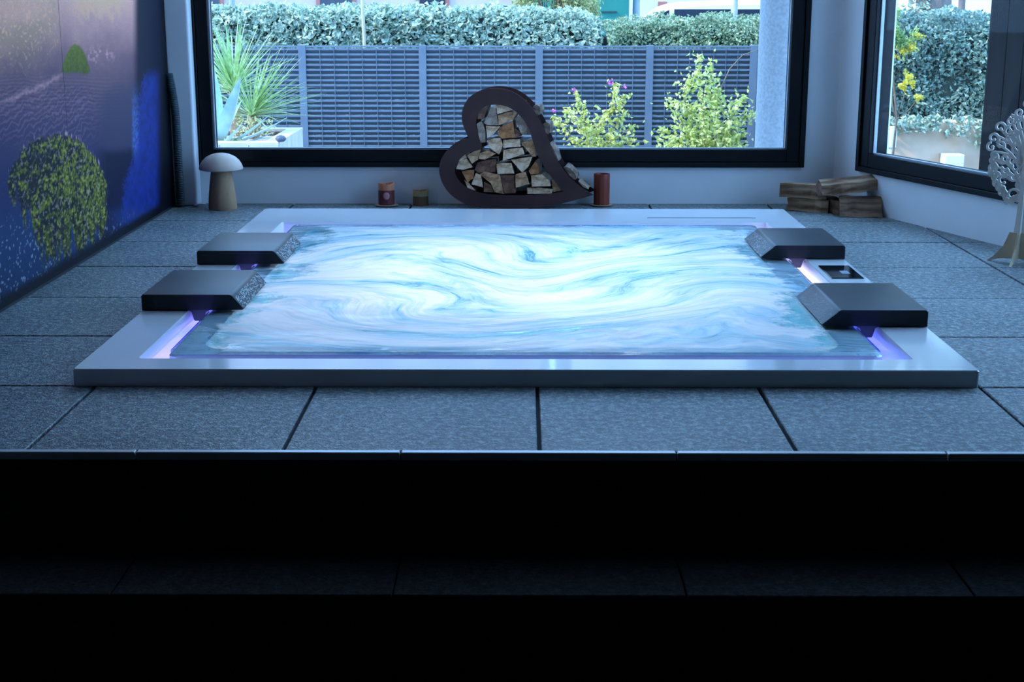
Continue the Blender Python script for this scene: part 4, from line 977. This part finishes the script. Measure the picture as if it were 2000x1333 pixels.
# flowering shrubs in front of the fence
M['bougain'] = leafmat('bougainvillea_leaf', (0.40,0.44,0.06), (0.64,0.64,0.16), (0.90,0.86,0.46), 0.35, 0.4, 8)
M['bougain2'] = leafmat('bright_shrub_leaf', (0.36,0.44,0.08), (0.62,0.68,0.20), (0.88,0.88,0.48), 0.35, 0.4, 8)
M['bract'] = pmat('magenta_bract', (0.55,0.08,0.42), 0.6, (0.65,0.14,0.5), 40)
def shrub(label, Y, stems, mat, seed, dens, spread, bracts=()):
    """stems: pixel polylines (photo) at depth Y, leaves crowd around them"""
    rr = random.Random(seed); b0 = on_y(*stems[0][0], Y); o = thing('flowering_shrub', label, 'shrub', (b0.x, Y, ZG)); org = Vector((b0.x, Y, ZG))
    pts = []
    for st_ in stems:
        P = [on_y(px, py, Y + rr.uniform(-0.16, 0.16)*(i > 0)) - org for i, (px, py) in enumerate(st_)]
        MB().tube(P, [0.007*(1-0.7*i/len(P)) for i in range(len(P))], 5).build('stem', M['twig'], o, True)
        for a, b_ in zip(P[:-1], P[1:]):
            n = max(2, int((b_-a).length*dens))
            for k in range(n):
                u = rr.random(); q = a.lerp(b_, u); s = spread*rr.random()
                pts.append(q + Vector((rr.gauss(0,1), rr.gauss(0,1), rr.gauss(0,0.8)))*s)
    v, f = leaves(pts, 0.052, rr, 0.5); me = bpy.data.meshes.new('foliage'); me.from_pydata(v, [], f); me.materials.append(mat); tag(link('foliage', me, o), kind='stuff')
    for px, py in bracts:
        q = on_y(px, py, Y-0.05) - org; v, f = leaves([q + Vector((rr.gauss(0,.012), rr.gauss(0,.012), rr.gauss(0,.012))) for _ in range(5)], 0.035, rr)
        me = bpy.data.meshes.new('flower'); me.from_pydata(v, [], f); me.materials.append(M['bract']); link('flower', me, o)
    return o
shrub('sparse yellow-green shrub with a few magenta flowers right of the heart', 13.5,
      [[(1165,400),(1150,270),(1120,225),(1105,215)],[(1165,400),(1150,280),(1140,215),(1123,182)],[(1165,400),(1165,255),(1185,225),(1205,195),(1200,162)],[(1165,400),(1165,250),(1205,210),(1222,185)],
       [(1165,400),(1180,280),(1215,262),(1240,245)],[(1165,400),(1130,285),(1100,250),(1082,230)],[(1165,400),(1195,285),(1225,278),(1240,275)],[(1165,400),(1165,300),(1150,285),(1175,285)],[(1165,400),(1190,260),(1210,235),(1222,215)]],
      M['bougain'], 41, 210, 0.06, [(1123,174),(1080,218),(1192,158),(1220,168)])
shrub('tall bright green shrub in front of the fence beside the column', 13.4,
      [[(1385,400),(1375,260),(1370,180),(1365,108)],[(1385,400),(1385,250),(1388,180),(1390,122)],[(1385,400),(1350,240),(1335,185),(1350,160),(1358,140)],[(1385,400),(1345,270),(1320,210),(1305,190)],
       [(1385,400),(1400,250),(1405,200),(1400,175)],[(1385,400),(1420,250),(1440,205),(1455,190)],[(1385,400),(1425,260),(1455,228),(1472,222)],[(1385,400),(1330,280),(1305,262),(1287,250)],
       [(1385,400),(1430,280),(1450,262)],[(1385,400),(1340,290),(1310,282),(1300,286)],[(1385,400),(1385,290),(1380,260),(1390,235)],[(1385,400),(1420,290),(1450,288)],[(1385,400),(1360,280),(1340,255)],[(1385,400),(1410,270),(1425,240)],[(1385,400),(1365,270),(1355,225),(1345,205)]],
      M['bougain2'], 42, 260, 0.085)
# one long arching twig above it
q0 = on_y(1410,168,13.45); tw = MB().tube([on_y(*p, 13.45)-q0 for p in ((1385,300),(1400,220),(1410,168),(1425,135),(1450,108),(1485,95))], [0.008,0.007,0.006,0.005,0.004,0.003], 6)
tag(tw.build('arching_twig', M['twig'], None, True, loc=q0), 'long bare twig arching from the tall shrub towards the column', 'twig')

# things between hedge and street
M['green'] = pmat('green_painted_steel', (0.02,0.22,0.17), 0.45, (0.03,0.26,0.20), 3, space='world')
gb = thing('green_container', 'dark green street container behind the hedge', 'container', (0.84, 21.6, ZS))
bevel(MB().box(-0.72, 0.70, -0.6, 0.6, 0.12, 2.45).build('body', M['green'], gb), 0.04, 2)
MB().box(0.30, 0.52, -0.62, -0.601, 1.955, 1.975).build('handle', M['hose'], gb)
MB().box(-0.30, 0.15, -0.615, -0.601, 1.86, 1.98).build('hatch', M['hose'], gb)
for x in (-0.62, 0.5): MB().box(x, x+0.12, -0.5, 0.5, 0.0, 0.12).build('skid', M['hose'], gb)
M['mimosa'] = leafmat('yellow_green_leaf', (0.28,0.34,0.12), (0.48,0.52,0.22), (0.66,0.68,0.38), 0.3)
bt = thing('weeping_bush', 'yellow-green feathery bush in front of the green container', 'bush', (0.40, 18.9, ZG)); rr = random.Random(52); pts = []
for k in range(40):
    a = rr.uniform(-1, 1); P = [Vector((0,0,0.2)), Vector((a*0.25, rr.uniform(-.2,.2), 1.75)), Vector((a*0.48, rr.uniform(-.3,.3), 1.65)), Vector((a*0.60, rr.uniform(-.3,.3), rr.uniform(1.35, 1.55)))]
    MB().tube(P, [0.012,0.006,0.004,0.002], 5).build('branch', M['twig'], bt, True)
    for s_ in (1, 2):
        for j in range(60): pts.append(P[s_].lerp(P[s_+1], rr.random()) + Vector((rr.gauss(0,.04), rr.gauss(0,.05), rr.gauss(0,.05))))
v, f = leaves(pts, 0.06, rr, 0.2, aspect=0.3); me = bpy.data.meshes.new('foliage'); me.from_pydata(v, [], f); me.materials.append(M['mimosa']); tag(link('foliage', me, bt), kind='stuff')
# street poles
M['pole'] = pmat('galvanised_pole', (0.34,0.40,0.46), 0.5, (0.42,0.47,0.52), 6)
for px, Y, r, lab in ((1243, 22.0, 0.055, 'thick grey street pole left of the white van'), (1437, 22.0, 0.035, 'thin grey street pole in front of the white van')):
    p = on_y(px, 0, Y); po = thing('street_pole', lab, 'pole', (p.x, Y, ZS), 0, 'street poles beyond the hedge')
    MB().lathe([(r,0.02),(r,4.5)], 14).build('shaft', M['pole'], po, True, 40); MB().lathe([(r*2.2,0),(r*2.2,0.02),(r*1.4,0.05)], 14).build('base', M['pole'], po, True, 40)
# yellow trunk and dark post in the left hedge
M['pale_trunk'] = pmat('pale_trunk', (0.50,0.42,0.26), 0.85, (0.62,0.54,0.36), 10, stretch=(1,1,0.3))
p = on_y(708, 10, 16.32)
tag(MB().tube([(0,0.0,0),(0.01,0.0,1.2),(0,0.0,1.53),(0.0,0.05,2.6)], [0.022,0.02,0.02,0.014], 9).build('slim_trunk', M['pale_trunk'], None, True, loc=(p.x, 16.32, ZG)), 'slim yellowish trunk rising from the ivy hedge', 'trunk')
p = on_y(453, 4, 18.0)
pst = thing('sign_post', 'dark post behind the ivy hedge near the left window edge', 'post', (p.x, 18.0, ZG))
MB().lathe([(0.035,0),(0.035,2.6)], 12).build('shaft', M['pole'], pst, True, 40); MB().lathe([(0.05,2.6),(0.05,2.63),(0.02,2.65)], 12).build('cap', M['pole'], pst, True, 40)
# white van
M['van'] = pmat('white_car_paint', (0.80,0.79,0.80), 0.3, (0.84,0.83,0.84), 2, coat=0.5)
M['car_glass'] = pmat('dark_car_glass', (0.02,0.03,0.05), 0.08, (0.03,0.04,0.06), 2)
M['tyre'] = pmat('tyre', (0.015,0.015,0.016), 0.8, (0.025,0.025,0.025), 20)
van = thing('white_van', 'white van parked on the street beyond the shrub hedge', 'van', (3.85, 26.9, ZS))
side = [(-2.55,0.35),(-2.58,0.85),(-2.50,1.02),(-2.05,1.22),(-1.72,1.62),(-1.42,1.92),(-1.15,2.04),(-0.6,2.10),(1.9,2.12),(2.35,2.06),(2.48,1.6),(2.52,0.4)]
sm_ = smooth_closed(side, [p[1] < 0.5 for p in side], 1)
bevel(MB().prism(sm_, lambda p: (p[0], -0.95, p[1]), lambda p: (p[0], 0.95, p[1])).build('body', M['van'], van, True, 25), 0.08, 3, 50)
for poly in ([(-1.72,1.42),(-1.42,1.86),(-1.24,1.94),(-1.24,1.42)], [(-1.15,1.42),(-1.15,1.95),(-0.15,1.95),(-0.15,1.42)], [(-0.05,1.42),(-0.05,1.95),(1.0,1.95),(1.0,1.42)], [(1.1,1.42),(1.1,1.95),(2.1,1.94),(2.2,1.42)]):
    for s_ in (-1, 1):
        MB().prism(poly, lambda p: (p[0], s_*0.94, p[1]), lambda p: (p[0], s_*0.956, p[1])).build('side_window', M['car_glass'], van)
for x in (-1.65, 1.55):
    for s_ in (-1, 1):
        wv_ = MB().lathe([(0.10,-0.1),(0.30,-0.1),(0.335,-0.06),(0.335,0.06),(0.30,0.1),(0.10,0.1)], 22).build('wheel', M['tyre'], van, True, 40); wv_.location = (x, s_*0.86, 0.335); wv_.rotation_euler = (PI/2, 0, 0)
MB().box(-2.62, -2.54, -0.9, 0.9, 0.36, 0.62).build('bumper', M['tyre'], van)
# houses across the street; unseen upper storeys raised to block reflected sky
M['pinkwall'] = pmat('pale_pink_render', (0.50,0.40,0.38), 0.9, (0.58,0.48,0.46), 1, space='world')
M['creamwall'] = pmat('cream_render', (0.60,0.54,0.46), 0.9, (0.68,0.62,0.54), 1, space='world')
M['whitewall'] = pmat('white_render', (0.88,0.87,0.86), 0.9, (0.92,0.91,0.90), 1, space='world')
M['shutter'] = pmat('brown_red_shutter', (0.34,0.12,0.10), 0.7, (0.42,0.16,0.13), 4)
M['tiles'] = pmat('roof_tiles', (0.42,0.20,0.13), 0.85, (0.52,0.27,0.18), 8)
def house(label, x0, x1, Y, h, mat, wins):
    o = thing('house', label, 'house', ((x0+x1)/2, Y+4, ZS)); c = Vector((-(x0+x1)/2, -Y-4, 0))
    MB().box(x0, x1, Y, Y+8, 0, h).build('wall', mat, o, loc=c)
    MB().prism([(Y-0.4, h), (Y+8.4, h), (Y+4, h+2.0)], lambda p: (x0-0.4, p[0], p[1]), lambda p: (x1+0.4, p[0], p[1])).build('roof', M['tiles'], o, loc=c)
    for (a, b_, z0, z1) in wins:
        wo = MB().box(a, b_, Y-0.06, Y+0.02, z0, z1).build('window', M['shutter'], o, loc=c)
        MB().box(a+0.12, b_-0.12, Y-0.075, Y-0.06, z0+0.12, z1-0.12).build('pane', M['car_glass'], wo)
    return o
house('pale pink house far behind the ivy hedge', -12, 0.6, 44, 13.0, M['pinkwall'], [(x, x+1.1, z, z+1.6) for x in (-10,-7.6,-5.2,-2.8,-0.8) for z in (6.6, 9.6)] + [(-6.2,-5.0,1.0,2.6),(-3.2,-2.2,1.0,2.6),(-10,-9,1.0,2.6),(-6.2,-5.0,3.8,5.4),(-3.2,-2.2,3.8,5.4)])
house('cream house far behind the white van', 1.6, 8.9, 42, 12.5, M['creamwall'], [(x, x+1.1, z, z+1.6) for x in (2.2,4.4,6.6) for z in (6.4, 9.2)] + [(3.9,4.15,1.75,2.0),(6.6,7.4,1.0,2.2),(3.5,4.3,3.8,5.2),(6.6,7.4,3.8,5.2)])
house('white house far behind the right-hand trees', 9.9, 19.0, 36, 12.0, M['whitewall'], [(x, x+1.1, z, z+1.6) for x in (10.6,13,15.4,17.6) for z in (6.4, 9.2)] + [(15,16,1.0,2.2),(17,18,3.6,5.0),(12.6,13.4,3.6,5.0)])

# ---- seen through the right window
M['ochre'] = pmat('ochre_render', (0.62,0.42,0.28), 0.9, (0.78,0.58,0.42), 4, bump=(20,0.2,0.01), space='world')
gw = MB().cbox(2.4, 7.5, 12.0, 12.22, ZG, 0.03, 0.01).build('garden_wall', M['ochre']); tag(gw, 'low ochre rendered garden wall below the right-hand ivy', 'wall')
def ztop3(x): return float(np.interp(x, [2.6,3.4,3.9,4.6,7], [0.92,0.90,0.86,0.82,0.8])) + 0.05*mnoise.noise(Vector((x*3, 0, 5)))
hedge('ivy_hedge', 2.5, 7.2, 12.42, 13.3, ZG, ztop3, 0.052, 30000, 6000, M['ivy2'], 'dense blue-green ivy hedge over the garden wall seen through the right window', 13, wob=0.14)
rr = random.Random(61); hang = thing('hanging_ivy', 'ivy tendrils hanging over the ochre wall', 'ivy', (3.85, 11.95, 0.03)); pts = []
for x, d in ((-0.75,0.10),(-0.45,0.06),(-0.2,0.12),(-0.02,0.20),(0.1,0.24),(0.25,0.14),(0.5,0.10),(-0.6,0.08),(0.35,0.12),(0.8,0.15)):
    MB().tube([(x,0.02,0.03),(x+0.01,-0.02,0),(x,-0.03,-d)], 0.003, 5).build('stem', M['twig'], hang)
    for _ in range(70): pts.append((x+rr.gauss(0,.06), rr.uniform(-.06,.03), 0.05 - (d+0.05)*rr.random()))
v, f = leaves(pts, 0.06, rr); me = bpy.data.meshes.new('foliage'); me.from_pydata(v, [], f); me.materials.append(M['ivy']); tag(link('foliage', me, hang), kind='stuff')
M['whitebox'] = pmat('white_enamel', (0.82,0.84,0.86), 0.4, (0.86,0.88,0.9), 3)
p = on_y(1859, 312, 11.93); mbx = thing('meter_box', 'white square meter box on the ochre garden wall', 'box', (p.x, 11.90, p.z-0.07))
bevel(MB().box(-0.08, 0.08, -0.05, 0.098, -0.02, 0.12).build('body', M['whitebox'], mbx), 0.006, 2); MB().box(-0.07, 0.07, -0.054, -0.05, -0.01, 0.11).build('door', M['whitebox'], mbx)
p = on_y(1739, 290, 11.2); lt = thing('bollard_light', 'small white bollard light in front of the ochre wall', 'lamp', (p.x, 11.2, ZG))
MB().lathe([(0.03,0),(0.03,0.52)], 16).build('post', M['whitebox'], lt, True, 40); MB().lathe([(0.042,0.52),(0.042,0.66),(0.036,0.68)], 16).build('head', M['whitebox'], lt, True, 40)
# mimosa sprays close to the right window
M['mim_y'] = leafmat('mimosa_flower', (0.72,0.58,0.03), (0.85,0.74,0.08), (0.92,0.86,0.25), 0.3, 0.6, 14)
M['mim_g'] = leafmat('mimosa_leaf', (0.20,0.38,0.10), (0.34,0.52,0.16), (0.50,0.66,0.28), 0.3, 0.5, 10)
mi = thing('mimosa', 'young mimosa with yellow blossom sprays at the left of the right window', 'mimosa', (2.56, 10.0, ZG)); rr = random.Random(71); mo = Vector((2.56, 10.0, ZG))
stm = [on_y(*p, 10.0)-mo for p in ((1744,520),(1744,300),(1751,235),(1748,190),(1741,120),(1744,60),(1752,10))]
MB().tube(stm, [0.010,0.009,0.008,0.008,0.007,0.006,0.004], 7).build('stem', M['twig'], mi, True)
MB().tube([on_y(*p, 10.0)-mo for p in ((1751,235),(1743,205),(1739,150))], 0.006, 6).build('stem', M['twig'], mi, True)
gp, yp = [], []
for px, py, r, n, kind in ((1752,75,17,260,'g'),(1768,85,14,160,'g'),(1745,48,10,60,'g'),(1785,70,12,60,'g'),(1745,20,16,90,'g'),(1742,110,9,120,'y'),(1763,98,8,110,'y'),(1780,92,11,170,'y'),(1792,70,8,80,'y'),(1748,60,6,50,'y'),(1774,150,8,150,'y'),(1764,168,9,150,'y'),(1782,162,7,110,'y'),(1793,191,7,110,'y')):
    for _ in range(n):
        a = rr.uniform(0, 2*PI); d = r*abs(rr.gauss(0, 0.6))*(1+0.5*math.sin(3*a+px)); q = on_y(px+d*math.cos(a), py+d*math.sin(a), 10.0+rr.uniform(-.06,.06)) - mo; (gp if kind == 'g' else yp).append(q)
for nm, ps, sz, mm in (('foliage', gp, 0.045, 'mim_g'), ('blossom', yp, 0.020, 'mim_y')):
    v, f = leaves(ps, sz, rr, 0.5, aspect=0.35 if nm == 'foliage' else 0.9); me = bpy.data.meshes.new(nm); me.from_pydata(v, [], f); me.materials.append(M[mm]); tag(link(nm, me, mi), kind='stuff')
for pts_ in (((1751,235),(1765,190),(1770,160)),((1751,235),(1775,215),(1793,193)),((1741,120),(1760,100),(1785,88))):
    MB().tube([on_y(*p, 10.0)-mo for p in pts_], 0.003, 5).build('twig', M['twig'], mi, True)
# dark board screen outside the right window
M['board'] = pmat('dark_stained_board', (0.010,0.009,0.009), 0.7, (0.018,0.015,0.015), 14, stretch=(1,1,0.08), bump=(40,0.2,0.003), spec=0.08)
scn = thing('board_screen', 'screen of dark upright boards behind the plywood tree outside the right window', 'screen', (2.76, 8.6, ZG), -0.05)
bmesh_ = MB().cbox(0.003, 0.097, 0, 0.03, 0, 3.3, 0.003).mesh('board', M['board'])
for k in range(14): link('board', bmesh_, scn, (k*0.10, rnd.uniform(0, 0.004), 0))
MB().box(0, 1.4, 0.031, 0.07, 0.3, 0.4).build('rail', M['board'], scn); MB().box(0, 1.4, 0.031, 0.07, 2.8, 2.9).build('rail', M['board'], scn)
# trees behind the right-hand hedge
M['bark_big'] = pmat('tree_bark', (0.13,0.10,0.085), 0.95, (0.24,0.19,0.16), 8, stretch=(1,1,0.25), bump=(14,0.9,0.03))
def tree(label, X, Y, r, zb, ivy, seed):
    rr = random.Random(seed); o = thing('street_tree', label, 'tree', (X, Y, zb), 0, 'trees behind the right-hand hedge')
    MB().tube([(0,0,0),(0.02,0,1.2),(0,0.02,2.4),(0.05,0,4.2)], [r*1.25,r*1.02,r,r*0.8], 16).build('trunk', M['bark_big'], o, True)
    pts = []
    for k in range(7):
        a = k*0.9; e = Vector((1.7*math.cos(a), 1.7*math.sin(a), 5.4+0.2*k)); MB().tube([(0.05,0,3.9),e*0.5+Vector((0,0,2.0)),e], [r*0.4,r*0.25,r*0.1], 8).build('branch', M['bark_big'], o, True)
        for _ in range(420): pts.append(e + Vector((rr.gauss(0,.7), rr.gauss(0,.7), rr.gauss(0,.5))))
    v, f = leaves(pts, 0.16, rr); me = bpy.data.meshes.new('crown'); me.from_pydata(v, [], f); me.materials.append(M['shrub']); tag(link('crown', me, o), kind='stuff')
    if ivy:
        pts = [(math.cos(a_)*(r*1.05)-r*0.25, math.sin(a_)*(r*1.05), rr.uniform(0.3, 3.6)) for a_ in [rr.uniform(PI*0.75, PI*1.45) for _ in range(900)]]
        v, f = leaves(pts, 0.09, rr); me = bpy.data.meshes.new('ivy'); me.from_pydata(v, [], f); me.materials.append(M['ivy']); tag(link('ivy', me, o), kind='stuff')
p = on_y(1822, 0, 18.0); tree('thick ivy-clad brown tree trunk above the right-hand hedge', p.x, 18.0, 0.21, ZG, True, 81)
p = on_y(1879, 0, 26.0); tree('slim dark tree trunk right of the ivy-clad one', p.x, 26.0, 0.060, ZS, False, 82)
